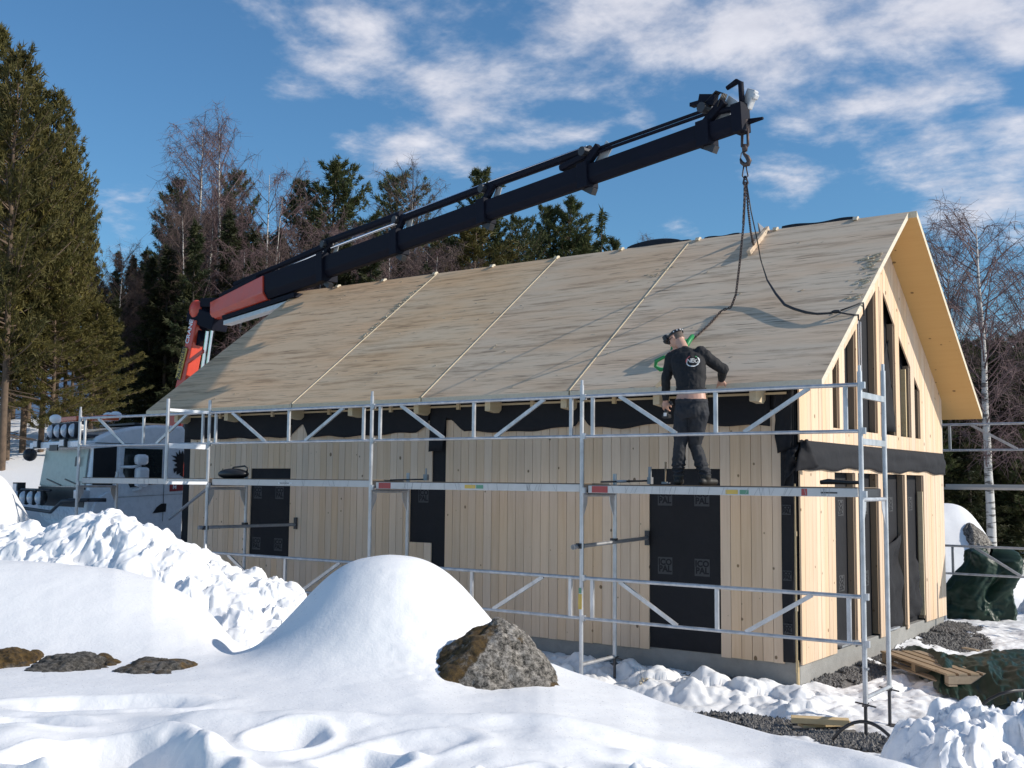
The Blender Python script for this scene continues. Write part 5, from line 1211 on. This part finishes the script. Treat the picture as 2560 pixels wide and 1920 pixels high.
# ================================================================ YARD THINGS
M['tarp'] = mat('green_tarpaulin', (.010, .030, .019), .46, spec=.35, namt=.25, bump=.2, bscale=4)
def crumple(o_fn, nu, nv, amp, seed, fu=7, fv=6):
    u, v = np.meshgrid(np.linspace(0, 1, nu), np.linspace(0, 1, nv)); P = o_fn(u, v)
    r1 = 1-np.abs(fbm(u*fu+seed, v*fv, seed, 4, .6))*2.2; r2 = fbm(u*14, v*14+seed, seed+5, 4, .6)
    return P, amp*(r1*.75+r2*.22)
def z6p(x, y, z): return Vector(at_plane(1920+x/3.456, 1440+y/3.456, 2, z))
pal = thing('pallet', 'weathered wooden pallet lying on a dark tarpaulin, at the right edge', 'pallet', z6p(1600, 800, -.1))
A_ = z6p(1310, 650, .10); B_ = z6p(1930, 850, .10); Ld = (B_-A_); Ld.z = 0; LL = Ld.length; Ld.normalize(); Wd = Vector((-Ld.y, Ld.x, 0)); Wd = Wd if Wd.dot(z6p(1500, 700, .14)-A_) < 0 else -Wd
Wd = (z6p(1480, 720, .14)-A_); Wd = (Wd - Ld*Wd.dot(Ld)); Wd.z = 0; Wd.normalize()
for k in range(4): MB().obox(A_+Ld*LL*.5+Wd*(.05+.14*k), Ld, Wd, UP, LL, .10, .022).build('slat', M['oldwood'], pal)
for k in range(3): MB().obox(A_+Ld*(.05+(LL-.1)*k/2)+Wd*.25-UP*.06, Wd, Ld, UP, .5, .09, .09).build('bearer', M['oldwood'], pal)
for k in range(3): MB().obox(A_+Ld*LL*.5+Wd*(.05+.2*k)-UP*.12, Ld, Wd, UP, LL, .1, .02).build('bottom_slat', M['oldwood'], pal)
def tarp_flat(u, v):
    p00 = np.array(z6p(1140, 720, -.2)); p10 = np.array(z6p(2560, 900, -.2)); p01 = np.array(z6p(1440, 1090, -.2)); p11 = np.array(z6p(2560, 1260, -.2))
    P = ((1-u)*(1-v))[..., None]*p00+(u*(1-v))[..., None]*p10+((1-u)*v)[..., None]*p01+(u*v)[..., None]*p11
    P[..., 2] += .08+.26*np.clip(np.minimum(np.minimum(u*7, (1-u)*9), np.minimum(v*5+.15, (1-v)*4.0)), 0, 1)**.8 - .03
    P[..., 2] -= .16*np.exp(-(((u-.30)/.22)**2+((v-.16)/.20)**2)**2)
    return P
P, A2 = crumple(tarp_flat, 150, 110, .10, 401, 3.2, 2.6); P[..., 2] += A2; P[..., 0] += A2*.6
o = grid_mesh('tarpaulin', P[..., 0], P[..., 1], P[..., 2], M['tarp']); tag(o, 'crumpled dark green tarpaulin spread over a low stack under the pallet', 'tarpaulin')
def tarp_up(u, v):
    c = np.array([-.05, 8.25, 0]); a = u*2*np.pi; r = .48*(1-.25*v)*(1+.18*np.sin(3*a+1)+.12*np.sin(5*a+4*v)); z = -.15+v*1.30
    top = sstep(.86, 1.0, v); r = r*(1-top*.97)
    lean = .40*sstep(.35, .8, v)*(1-.2*v)
    return np.stack([c[0]+np.cos(a)*r*1.05+lean*.8, c[1]+np.sin(a)*r*.7+lean*.3, z+.12*np.sin(a*2)*v-.10*top], -1)
P, A2 = crumple(tarp_up, 120, 90, .10, 411, 9, 2.2); u_ = np.linspace(0, 2*np.pi, 120)[None, :]; P[..., 0] += A2*np.cos(u_); P[..., 1] += A2*np.sin(u_)
P[:, -1] = P[:, 0]
o = grid_mesh('tarpaulin', P[..., 0], P[..., 1], P[..., 2], M['tarp']); tag(o, 'upright bundle wrapped in dark green tarpaulin behind the far house corner', 'tarpaulin')
# boards left on the gravel
def plank(name, a, b_, w_, h_, label, m_='lumber'):
    a = Vector(a); b_ = Vector(b_); o = MB().beam(a, b_, w_, h_).build(name, M[m_], bevel=.002); tag(o, label, 'board'); return o
a = z6p(195, 1225, -.20); b2 = z6p(700, 1285, -.20)
plank('plank', z6p(280, 1290, -.19), z6p(715, 1270, -.19), .12, .03, 'lower short spruce board lying askew on the gravel')
plank('plank', z6p(200, 1235, -.13), z6p(700, 1262, -.13), .13, .055, 'upper short spruce board resting on another board on the gravel')
plank('plank', z6p(1690, 620, -.03), z6p(1815, 645, -.03), .07, .02, 'brown wood scrap on the trodden snow beyond the gravel', 'oldwood')
def hose(pts, label):
    o = MB().path(pts, .016, 10).build('hose', M['black'], smooth=True); tag(o, label, 'hose')
q = [Vector((.85, -2.0, -.2))]
for k in range(13):
    t = k/12; P_ = z6p(560, 1410, -.15).lerp(z6p(1140, 1500, -.15), t); q.append(P_+UP*(.20*math.sin(math.pi*t)**.8))
q.append(q[-1]+Vector((.02, -.05, -.2)))
hose(q[1:], 'black plastic hose arching over the gravel by the corner jack')
hose([z6p(1850, 1110, .0), z6p(1910, 1065, .05), z6p(2000, 1020, .12), z6p(2120, 990, .15), z6p(2260, 985, .12), z6p(2500, 1010, .0)], 'black plastic hose lying over the tarpaulin at the right edge')
# dried plant and chunk of bark behind the snow crest
dp = thing('dried_plant', 'beige withered plant tuft sticking out behind the snow crest', 'plant', (-1.66, -.85, -.1))
cz = Vector(at_plane(1607, 1712, 1, -1.0)); r_ = random.Random(5); b = MB()
for k in range(26):
    a_ = r_.uniform(0, 6.28); s_ = r_.uniform(.01, .05); p0 = cz+Vector((math.cos(a_)*s_, math.sin(a_)*s_, r_.uniform(-.09, .06))); b.beam(p0, p0+Vector((r_.uniform(-.04, .04), r_.uniform(-.03, .03), r_.uniform(.02, .05))), .02, .014)
b.build('bark', M['foam'], dp)
b = MB()
for k in range(9):
    x_ = r_.uniform(-.04, .05); b.path([cz+Vector((x_, 0, .03)), cz+Vector((x_*1.5, .0, .12)), cz+Vector((x_*2.2-.02, 0, r_.uniform(.14, .22)))], [.003, .0025, .001], 4)
b.build('stalks', M['alu'], dp)
for k, (px, py) in enumerate([(75, 1190)]):
    pass

# distant brown cabin
cb = thing('cabin', 'small brown cabin with snow on its roof among the far trees', 'cabin', at_depth(2420, 1310, 60))
M['brown'] = wood('brown_cladding', (.20, .095, .045), (.14, .06, .03), 'Z', knots=False)
c0 = Vector(at_depth(2405, 1318, 60)); XR = Vector((RV[0], RV[1], 0)); FR = Vector((FV[0], FV[1], 0))
def cbp(a_, f_, z): return c0+XR*a_+FR*f_+UP*z
b = MB(); pr = [(-3.5, 0), (1.2, 0), (1.2, 1.4), (-3.5, 1.4)]
b.add([cbp(-3.5, 0, -1), cbp(.7, 0, -1), cbp(.7, 0, 1.45), cbp(-3.5, 0, 1.45), cbp(-2.8, 3, -1), cbp(1.4, 3, -1), cbp(1.4, 3, 1.45), cbp(-2.8, 3, 1.45), cbp(1.05, 1.5, 2.35), cbp(-3.15, 1.5, 2.35)],
      [(0,1,2,3), (1,5,6,8,2), (5,4,7,6), (4,0,3,9,7)]); b.build('wall', M['brown'], cb)
b = MB(); b.prism([cbp(-3.8, -.4, 1.3), cbp(1.0, -.4, 1.3), cbp(1.3, 1.5, 2.42), cbp(-3.5, 1.5, 2.42)], (0, 0, .12)); b.prism([cbp(-3.3, 3.4, 1.3), cbp(1.6, 3.4, 1.3), cbp(1.3, 1.5, 2.42), cbp(-3.5, 1.5, 2.42)], (0, 0, .12)); b.build('snowy_roof', M['snow'], cb)
MB().obox(cbp(-1.4, -.01, .5), XR, FR, UP, .8, .06, .9).build('door', M['oldwood'], cb)

# ================================================================ TREES
def foliage(name, c1, c2, rough=.65):
    m = bpy.data.materials.new(name); m.use_nodes = True; nt = m.node_tree; L = nt.links.new; b = nt.nodes['Principled BSDF']; b.inputs['Roughness'].default_value = rough; b.inputs['Specular IOR Level'].default_value = .25
    tc = N(nt, 'ShaderNodeTexCoord'); n = N(nt, 'ShaderNodeTexNoise', inp={'Scale': 1.1, 'Detail': 4.0, 'Roughness': .7}); L(tc.outputs['Object'], n.inputs['Vector'])
    mx = N(nt, 'ShaderNodeMix', data_type='RGBA'); mx.inputs['A'].default_value = (*c1, 1); mx.inputs['B'].default_value = (*c2, 1); r = N(nt, 'ShaderNodeMapRange', inp={'From Min': .35, 'From Max': .65}); L(n.outputs['Fac'], r.inputs['Value']); L(r.outputs[0], mx.inputs['Factor'])
    oi = N(nt, 'ShaderNodeObjectInfo'); mo = N(nt, 'ShaderNodeMapRange', inp={'To Min': .8, 'To Max': 1.2}); L(oi.outputs['Random'], mo.inputs['Value']); hs = N(nt, 'ShaderNodeHueSaturation'); L(mx.outputs['Result'], hs.inputs['Color']); L(mo.outputs[0], hs.inputs['Value']); L(hs.outputs[0], b.inputs['Base Color'])
    tr = N(nt, 'ShaderNodeBsdfTranslucent'); L(hs.outputs[0], tr.inputs['Color']); ms = N(nt, 'ShaderNodeMixShader', inp={0: .22}); out = nt.nodes['Material Output']; L(b.outputs[0], ms.inputs[1]); L(tr.outputs[0], ms.inputs[2]); L(ms.outputs[0], out.inputs[0])
    return m
M['olive'] = foliage('pine_needles_olive', (.066, .066, .021), (.145, .118, .032)); M['pgreen'] = foliage('pine_needles', (.050, .068, .026), (.095, .10, .036)); M['sgreen'] = foliage('spruce_needles', (.022, .034, .015), (.055, .055, .022))
M['bark'] = mat('pine_bark', (.115, .078, .052), .9, nscale=5, namt=.5); M['dbark'] = mat('spruce_bark', (.075, .058, .045), .9, nscale=8, namt=.4)
M['twig'] = mat('birch_twigs', (.135, .085, .085), .8, namt=.3); M['twigd'] = mat('bare_twigs', (.11, .075, .065), .85, namt=.3)
def birchbark():
    m = mat('birch_bark', (.52, .50, .47), .8, nscale=3, namt=.12); nt = m.node_tree; L = nt.links.new; b = nt.nodes['Principled BSDF']; src = b.inputs['Base Color'].links[0].from_socket
    tc = N(nt, 'ShaderNodeTexCoord'); mp = N(nt, 'ShaderNodeMapping'); mp.inputs['Scale'].default_value = (2.5, 2.5, 9); L(tc.outputs['Object'], mp.inputs[0]); n = N(nt, 'ShaderNodeTexNoise', inp={'Scale': 1.6, 'Detail': 4.0}); L(mp.outputs[0], n.inputs['Vector'])
    r = N(nt, 'ShaderNodeMapRange', inp={'From Min': .54, 'From Max': .62, 'To Max': .85}); L(n.outputs['Fac'], r.inputs['Value']); mx = N(nt, 'ShaderNodeMix', data_type='RGBA'); L(src, mx.inputs['A']); mx.inputs['B'].default_value = (.05, .045, .04, 1); L(r.outputs[0], mx.inputs['Factor']); L(mx.outputs['Result'], b.inputs['Base Color']); return m
M['bbark'] = birchbark()
class Arr:
    def __init__(s): s.V = []; s.F = []; s.n = 0
    def add(s, v, f): s.V.append(v); s.F.append(f+s.n); s.n += len(v)
    def mesh(s, name, m_):
        V = np.concatenate(s.V); F = np.concatenate(s.F); me = bpy.data.meshes.new(name); me.vertices.add(len(V)); me.vertices.foreach_set('co', V.ravel().astype(np.float32)); me.loops.add(F.size); me.loops.foreach_set('vertex_index', F.ravel().astype(np.int32))
        k = F.shape[1]; me.polygons.add(len(F)); me.polygons.foreach_set('loop_start', np.arange(0, F.size, k, dtype=np.int32)); me.polygons.foreach_set('loop_total', np.full(len(F), k, np.int32)); me.update(calc_edges=True); me.materials.append(m_); return me
def limbs(A, rs, P, Rr, n=3):
    """A: Arr of quads; P: (k, m, 3) polylines; Rr: (k, m) radii"""
    k, m, _ = P.shape; D = np.gradient(P, axis=1); D /= np.linalg.norm(D, axis=2, keepdims=True)+1e-9
    ref = np.zeros_like(D); ref[..., 2] = 1; ref[np.abs(D[..., 2]) > .9] = (1, 0, 0); u = np.cross(D, ref); u /= np.linalg.norm(u, axis=2, keepdims=True)+1e-9; v = np.cross(D, u)
    a = np.arange(n)*2*np.pi/n; ring = P[:, :, None, :]+(u[:, :, None, :]*np.cos(a)[None, None, :, None]+v[:, :, None, :]*np.sin(a)[None, None, :, None])*Rr[:, :, None, None]
    idx = np.arange(k*m*n).reshape(k, m, n); q = np.stack([idx[:, :-1, :], np.roll(idx, -1, 2)[:, :-1, :], np.roll(idx, -1, 2)[:, 1:, :], idx[:, 1:, :]], -1).reshape(-1, 4); A.add(ring.reshape(-1, 3), q)
def blades(A, rs, C, D, nb, ln, wd, spread):
    """tufts of needle sprays: nb long narrow triangles from every centre C about direction D"""
    k = len(C); C = np.repeat(C, nb, 0); D = np.repeat(D, nb, 0); d = D+rs.randn(k*nb, 3)*spread; d /= np.linalg.norm(d, axis=1, keepdims=True)+1e-9
    s_ = np.cross(d, rs.randn(k*nb, 3)); s_ /= np.linalg.norm(s_, axis=1, keepdims=True)+1e-9; L_ = ln*(.55+.8*rs.rand(k*nb, 1)); c = C+rs.randn(k*nb, 3)*ln*.22
    V = np.stack([c-s_*wd/2-d*L_*.15, c+s_*wd/2, c+d*L_], 1).reshape(-1, 3); A.add(V, np.arange(len(V)).reshape(-1, 3))
def trunk_line(rs, h, lean=.02, m=14):
    t = np.linspace(0, 1, m); w1 = np.cumsum(rs.randn(m))*lean*h*.12; w2 = np.cumsum(rs.randn(m))*lean*h*.12; return np.stack([w1*t, w2*t, t*h], 1)
def make_pine(seed, h, w, cb=.25, nbr=110, needle='pgreen', droop=.0, dens=1.0, blade=.17, top=.8):
    rs = np.random.RandomState(seed); T = trunk_line(rs, h); A = Arr(); tr = np.linspace(0, 1, 14); limbs(A, rs, T[None], (h*.0105*(1-tr)**.8+.012)[None], 8)
    t = cb+(1-cb)*(np.arange(nbr)+rs.rand(nbr))/nbr; t = np.clip(t, 0, .985); az = rs.rand(nbr)*6.283+np.arange(nbr)*2.4; q = (t-cb)/(1-cb)
    prof = np.where(q < .22, .55+.45*q/.22, (1-(q-.22)/.78)**top); L_ = w*prof*(.38+.85*rs.rand(nbr))+.16
    base = np.stack([np.interp(t*h, T[:, 2], T[:, i]) for i in (0, 1)]+[t*h], 1); m = 6; s_ = np.linspace(0, 1, m); up0 = .10+.55*q-droop*(1-q)+rs.randn(nbr)*.12
    out = np.stack([np.cos(az), np.sin(az)], 1); P = np.zeros((nbr, m, 3)); P[..., :2] = base[:, None, :2]+out[:, None, :]*(L_[:, None]*s_[None])[..., None]; P[..., 2] = base[:, None, 2]+L_[:, None]*(up0[:, None]*s_[None]+(.30+droop*.5)*s_[None]**2.2)
    limbs(A, rs, P, (L_*.013+.006)[:, None]*(1-.8*s_)[None], 3)
    # dead snags below the crown
    k = 14; tz = rs.rand(k)*cb; az2 = rs.rand(k)*6.28; l2 = .3+rs.rand(k)*w*.35; b0 = np.stack([np.interp(tz*h, T[:, 2], T[:, i]) for i in (0, 1)]+[tz*h], 1); Q = b0[:, None, :]+np.stack([np.cos(az2), np.sin(az2), -.15+0*az2], 1)[:, None, :]*(l2[:, None]*np.linspace(0, 1, 3)[None])[..., None]; limbs(A, rs, Q, np.full((k, 3), .012), 3)
    Bl = Arr(); Cs = []; Ds = []; Lw = []
    for i in range(nbr):
        nt_ = max(3, int(dens*(4+L_[i]*7)))
        u = .28+.72*rs.rand(nt_)**.8; c = np.stack([np.interp(u, s_, P[i, :, j]) for j in range(3)], 1); side = rs.randn(nt_, 1)*L_[i]*.20*(1.15-u)[:, None]; perp = np.array([-out[i, 1], out[i, 0], 0]); c = c+side*perp+np.stack([0*u, 0*u, .06*rs.rand(nt_)], 1)
        d = np.stack([out[i, 0]*.6+perp[0]*np.sign(side[:, 0])*.4, out[i, 1]*.6+perp[1]*np.sign(side[:, 0])*.4, .75+0*u], 1); Cs.append(c); Ds.append(d)
    Cs.append(T[-1][None]+rs.randn(6, 3)*.06); Ds.append(np.tile([0, 0, 1.2], (6, 1)))
    C = np.concatenate(Cs); D = np.concatenate(Ds); blades(Bl, rs, C, D, 9, blade, blade*.26, .62)
    return (A.mesh('trunk', M['bark']), Bl.mesh('crown', M[needle]))
def make_spruce(seed, h, w, nbr=150, needle='sgreen', blade=.20, cb=.08):
    rs = np.random.RandomState(seed); T = trunk_line(rs, h, .006); A = Arr(); tr = np.linspace(0, 1, 14); limbs(A, rs, T[None], (h*.011*(1-tr)**.9+.01)[None], 7)
    t = cb+(1-cb)*(np.arange(nbr)+rs.rand(nbr))/nbr; t = np.clip(t, 0, .985); az = rs.rand(nbr)*6.283; q = (t-cb)/(1-cb); L_ = w*(1-q)**.85*(.6+.5*rs.rand(nbr))+.10; base = np.stack([0*t, 0*t, t*h], 1); m = 5; s_ = np.linspace(0, 1, m)
    out = np.stack([np.cos(az), np.sin(az)], 1); P = np.zeros((nbr, m, 3)); P[..., :2] = out[:, None, :]*(L_[:, None]*s_[None])[..., None]; P[..., 2] = base[:, None, 2]+L_[:, None]*((-.35+.75*q)[:, None]*s_[None]+.22*s_[None]**2); limbs(A, rs, P, (L_*.01+.005)[:, None]*(1-.8*s_)[None], 3)
    Bl = Arr(); Cs = []; Ds = []
    for i in range(nbr):
        nt_ = max(3, int(4+L_[i]*8)); u = .15+.85*rs.rand(nt_); c = np.stack([np.interp(u, s_, P[i, :, j]) for j in range(3)], 1); perp = np.array([-out[i, 1], out[i, 0], 0]); side = rs.randn(nt_, 1)*L_[i]*.16*(1.2-u)[:, None]; c = c+side*perp
        d = np.stack([out[i, 0]*.8+perp[0]*np.sign(side[:, 0])*.5, out[i, 1]*.8+perp[1]*np.sign(side[:, 0])*.5, -.25+0*u], 1); Cs.append(c); Ds.append(d)
    Cs.append(T[-1][None]+rs.randn(4, 3)*.04); Ds.append(np.tile([0, 0, 1.5], (4, 1))); blades(Bl, rs, np.concatenate(Cs), np.concatenate(Ds), 8, blade, blade*.28, .5)
    return (A.mesh('trunk', M['dbark']), Bl.mesh('crown', M[needle]))
def make_birch(seed, h, w, nb=46, stems=1, tw='twig', bark='bbark', fine=9, asc=1.25):
    rs = np.random.RandomState(seed); A = Arr(); Tw = Arr()
    for s0 in range(stems):
        T = trunk_line(rs, h*(1-.12*s0), .03 if stems == 1 else .02)
        if stems > 1: T[:, :2] += (T[:, 2:3]/h)**1.1*rs.randn(1, 2)*h*.16*(s0 > 0)
        hh = T[-1, 2]; tr = np.linspace(0, 1, 14); limbs(A, rs, T[None], (h*(.0105 if stems == 1 else .007)*(1-tr)**.75+.006)[None], 8)
        n1 = nb//stems+8; t = .30+.68*(np.arange(n1)+rs.rand(n1))/n1; az = rs.rand(n1)*6.283; L_ = w*np.sin(np.clip((t-.22)/.8, 0, 1)*np.pi*.92)**.7*(.6+.7*rs.rand(n1))+.2; base = np.stack([np.interp(t*hh, T[:, 2], T[:, i]) for i in (0, 1)]+[t*hh], 1); m = 7; s_ = np.linspace(0, 1, m)
        out = np.stack([np.cos(az), np.sin(az)], 1); P = np.zeros((n1, m, 3)); P[..., :2] = base[:, None, :2]+out[:, None, :]*(L_[:, None]*s_[None]**.8)[..., None]; P[..., 2] = base[:, None, 2]+L_[:, None]*(asc*s_-.35*s_**2.5)[None]; P += rs.randn(n1, m, 3)*.03*s_[None, :, None]
        limbs(Tw, rs, P, (L_*.009+.006)[:, None]*(1-.75*s_)[None], 3)
        # second order
        k2 = fine; u = .2+.8*rs.rand(n1, k2); idx = u*(m-1); i0 = np.clip(idx.astype(int), 0, m-2); f = (idx-i0)[..., None]; ar = np.arange(n1)[:, None]; C = P[ar, i0]*(1-f)+P[ar, i0+1]*f; d0 = P[ar, i0+1]-P[ar, i0]; d0 /= np.linalg.norm(d0, axis=2, keepdims=True); d = d0+rs.randn(n1, k2, 3)*.6; d /= np.linalg.norm(d, axis=2, keepdims=True)
        l2 = (L_[:, None]*.42*(1.2-u)*(.5+rs.rand(n1, k2))+.12); s2 = np.linspace(0, 1, 4); Q = C[:, :, None, :]+d[:, :, None, :]*(l2[..., None]*s2)[..., None]; Q[..., 2] -= (l2[..., None]*.25*s2**2); Q = Q.reshape(-1, 4, 3); l2f = l2.ravel(); limbs(Tw, rs, Q, (.0065)*(1-.6*s2)[None]*np.ones((len(Q), 1)), 3)
        # hanging fine twigs as narrow slips
        k3 = 7; uu = rs.rand(len(Q), k3); idx = uu*3; i0 = np.clip(idx.astype(int), 0, 2); f = (idx-i0)[..., None]; ar = np.arange(len(Q))[:, None]; C = (Q[ar, i0]*(1-f)+Q[ar, i0+1]*f).reshape(-1, 3); d = rs.randn(len(C), 3)*.55; d[:, 2] -= .35; s3 = np.cross(d, rs.randn(len(C), 3)); s3 /= np.linalg.norm(s3, axis=1, keepdims=True); L3 = .22+.30*rs.rand(len(C), 1)
        V = np.stack([C-s3*.0045, C+s3*.0045, C+d*L3+s3*.003, C+d*L3-s3*.003], 1).reshape(-1, 3); Tw.add(V, np.arange(len(V)).reshape(-1, 4))
    return (A.mesh('trunk', M[bark]), Tw.mesh('crown', M[tw]))
PINE = [make_pine(s, 10, w, cb, n, nd, dr, de, bl, tp) for s, w, cb, n, nd, dr, de, bl, tp in
        [(1, 2.3, .16, 175, 'olive', .05, 1.25, .17, .75), (2, 2.1, .20, 165, 'olive', .0, 1.2, .17, .7), (3, 1.9, .20, 170, 'pgreen', .0, 1.35, .17, .75), (4, 2.3, .22, 170, 'pgreen', .0, 1.45, .17, .66), (5, 2.4, .25, 140, 'pgreen', .0, 1.0, .17, .55), (6, 2.0, .30, 130, 'olive', .1, 1.0, .18, .7), (7, 1.55, .20, 150, 'olive', .0, 1.15, .17, .62), (8, 1.7, .26, 150, 'olive', .05, 1.15, .17, .55)]]
SPRUCE = [make_spruce(s, 10, w, n) for s, w, n in [(11, 1.5, 190), (12, 1.3, 170), (13, 1.8, 200)]]
THIN = make_spruce(15, 10, 1.1, 60, 'pgreen', .25)
BIRCH = [make_birch(s, 10, w, n, st, tw) for s, w, n, st, tw in [(21, 1.15, 60, 1, 'twig'), (22, 1.3, 60, 1, 'twig'), (23, 1.9, 70, 5, 'twig'), (24, 1.6, 66, 1, 'twigd'), (25, 1.7, 60, 2, 'twigd')]]
def tree(name, meshes, label, cat, px, v, ytop=None, h=None, group=None, wf=1.0, crown_nm='crown', dz=0.0):
    s = (px-1280)/FPX; u = s*v; x = CAMP[0]+u*RV[0]+v*FV[0]; y = CAMP[1]+u*RV[1]+v*FV[1]; z0 = gz(x, y)-.1+dz
    if h is None: h = CAMP[2]+v*((1204+.0092*(px-1280)-ytop)/FPX)-z0
    h = max(h, 1.5); root = thing(name, label, cat, (0, 0, 0), group); root.location = (x, y, z0)
    rz = rt_.uniform(0, 6.28); sc_ = h/10; wz = sc_*wf
    for nm, me in zip(('trunk', crown_nm), meshes):
        o = bpy.data.objects.new(nm, me); col.objects.link(o); o.parent = root; o.rotation_euler = (0, 0, rz); o.scale = (wz, wz, sc_)
    return root
rt_ = random.Random(99)
# -- the tall olive pines at the left
LP = [(-70, 29, 60, .8), (8, 28, 118, .8), (58, 30, 205, .75), (-20, 31, 250, .8), (104, 30, 240, .72), (136, 32, 300, .66), (158, 31, 365, .62), (176, 33, 450, .6), (196, 36, 550, .6), (70, 34, 350, .7), (30, 35, 400, .85)]
lab = ['towering olive pine cut by the left edge of the picture', 'tall olive pine second from the left edge', 'olive pine with pointed top just right of the tallest', 'olive pine behind the left edge pines', 'broad olive pine in the middle of the left group', 'olive pine with feathery right side in the left group', 'olive pine near the right end of the left group', 'shorter olive pine, last but one of the left group', 'smallest outer olive pine at the right end of the left group', 'bushy olive pine behind the middle of the left group', 'bushy olive pine behind the left edge of the group']
for i, (px, v, yt, wf) in enumerate(LP): tree('pine_tree', PINE[(0, 1, 6, 0, 7, 6, 7, 7, 6, 0, 1)[i]], lab[i], 'pine', px, v, yt, group='tall olive pines at the left', wf=wf)
for i, (px, v, h) in enumerate([(128, 29.5, 4.6), (225, 31, 4.2), (20, 29, 4.4)]):
    tree('pine_sapling', PINE[(0, 1, 5)[i % 3]], ['young olive pine under the middle of the left pine group', 'young olive pine at the right foot of the left pine group', 'young olive pine low at the left picture edge'][i], 'pine', px, v, h=h, group='young pines under the left pine group', wf=1.5)
# -- singled out trees behind the roof
SG = [('spruce_tree', PINE[2], 'narrow dark conifer left of the two tall bare birches', 'conifer', 428, 44, 448, .95), ('birch_tree', BIRCH[0], 'left one of the two tall bare birches, with purplish twigs', 'birch', 468, 40, 322, .9), ('birch_tree', BIRCH[1], 'right one of the two tall bare birches, with white stem', 'birch', 535, 38, 318, .85),
      ('pine_tree', PINE[3], 'brownish pine right behind the white stemmed birch', 'pine', 562, 46, 432, .8), ('birch_tree', BIRCH[2], 'many-stemmed white birch fanning out behind the crane knuckle', 'birch', 655, 40, 425, .9), ('pine_tree', PINE[2], 'dark green pine, lower left of the twin pines', 'pine', 742, 46, 448, .95), ('pine_tree', PINE[3], 'dark green pine, taller right one of the twin pines', 'pine', 818, 45, 405, 1.1),
      ('pine_tree', PINE[4], 'open-crowned pine above the middle of the boom', 'pine', 978, 50, 438, 1.0), ('birch_tree', BIRCH[3], 'bare reddish birch growing against the open-crowned pine', 'birch', 1012, 48, 452, .9), ('pine_tree', PINE[2], 'slim pine whose tip rises above the boom', 'pine', 1197, 46, 420, .9), ('pine_tree', PINE[5], 'broad olive pine below the boom behind the ridge', 'pine', 1180, 42, 570, 1.7),
      ('pine_tree', PINE[4], 'ragged dark pine right of the broad olive pine', 'pine', 1290, 47, 545, .9), ('pine_tree', PINE[3], 'left pine of the pair above the second roof joint', 'pine', 1374, 50, 522, .9), ('pine_tree', PINE[2], 'right taller pine of the pair above the second roof joint', 'pine', 1418, 49, 497, 1.15), ('spruce_tree', THIN, 'sparse spindly young spruce left of the chains', 'spruce', 1504, 44, 528, 1.0),
      ('pine_tree', PINE[2], 'small bushy pine low beside the spindly spruce', 'pine', 1528, 47, 600, 1.0), ('pine_tree', PINE[3], 'tiny pine tip showing over the ridge by the chains', 'pine', 1803, 50, 600, 1.0), ('birch_tree', BIRCH[3], 'faint bare treetop over the ridge left of the chains', 'birch', 1632, 55, 612, .8)]
for nm, me, lb, ct, px, v, yt, wf in SG: tree(nm, me, lb, ct, px, v, yt, wf=wf)
for px, v, yt in [(1250, 50, 610), (1335, 52, 600), (1450, 52, 600), (1090, 52, 560), (1480, 50, 622), (1120, 46, 600), (930, 52, 560)]:
    tree('pine_tree', PINE[3 if px % 3 else 4], 'low dark pine filling the gap between larger pines behind the ridge', 'pine', px, v, yt, group='low pines behind the ridge', wf=1.1)
# -- right side
RT = [('birch_tree', BIRCH[1], 'large bare birch right of the gable', 'birch', 2472, 29, 555, 1.25), ('birch_tree', BIRCH[3], 'bare birch half hidden behind the roof edge', 'birch', 2368, 34, 622, .8), ('birch_tree', BIRCH[3], 'small bare birch between the roof edge and the large birch', 'birch', 2405, 33, 760, .35), ('birch_tree', BIRCH[3], 'bare birch at the right picture edge', 'birch', 2580, 32, 665, .9)]
for nm, me, lb, ct, px, v, yt, wf in RT: tree(nm, me, lb, ct, px, v, yt, wf=wf)
# -- the forest: dark spruces and bare birches in depth
for i in range(150):
    px = rt_.uniform(215, 1100); v = rt_.uniform(34, 62)
    base = float(np.interp(px, [215, 330, 400, 440, 560, 620, 700, 900, 1000, 1100], [640, 615, 600, 500, 500, 560, 545, 600, 620, 640]))
    yt = base + rt_.uniform(0, 140)
    k = rt_.random()
    if k < .72: tree('spruce_tree', SPRUCE[rt_.randrange(3)], 'dark spruce in the dense forest behind the truck and crane', 'spruce', px, v, yt, group='dark spruces of the forest behind the crane', wf=rt_.uniform(.9, 1.3))
    else: tree('birch_tree', BIRCH[rt_.choice((0, 1, 3, 3))], 'bare brownish birch standing in the dense forest behind the crane', 'birch', px, rt_.uniform(33, 46), yt-15, group='bare birches of the forest behind the crane', wf=rt_.uniform(.8, 1.2))
for i in range(100):
    px = rt_.uniform(2325, 2720); v = rt_.uniform(30, 66); yt = 895 + rt_.uniform(-55, 110)-30*math.exp(-((px-2470)/50)**2)
    if i < 97: tree('spruce_tree', SPRUCE[rt_.randrange(3)] if i % 3 else PINE[3], 'dark conifer in the forest right of the gable', 'spruce', px, v, yt if v > 40 else yt+rt_.uniform(0, 120), group='dark conifers of the right forest', wf=rt_.uniform(1.0, 1.6))
    else: tree('birch_tree', BIRCH[rt_.choice((0, 3))], 'thin bare birch in the forest right of the gable', 'birch', px, rt_.uniform(34, 44), yt-40, group='thin bare birches of the right forest', wf=.8)
M['brush'] = M['twigd']
bpy.context.view_layer.update()
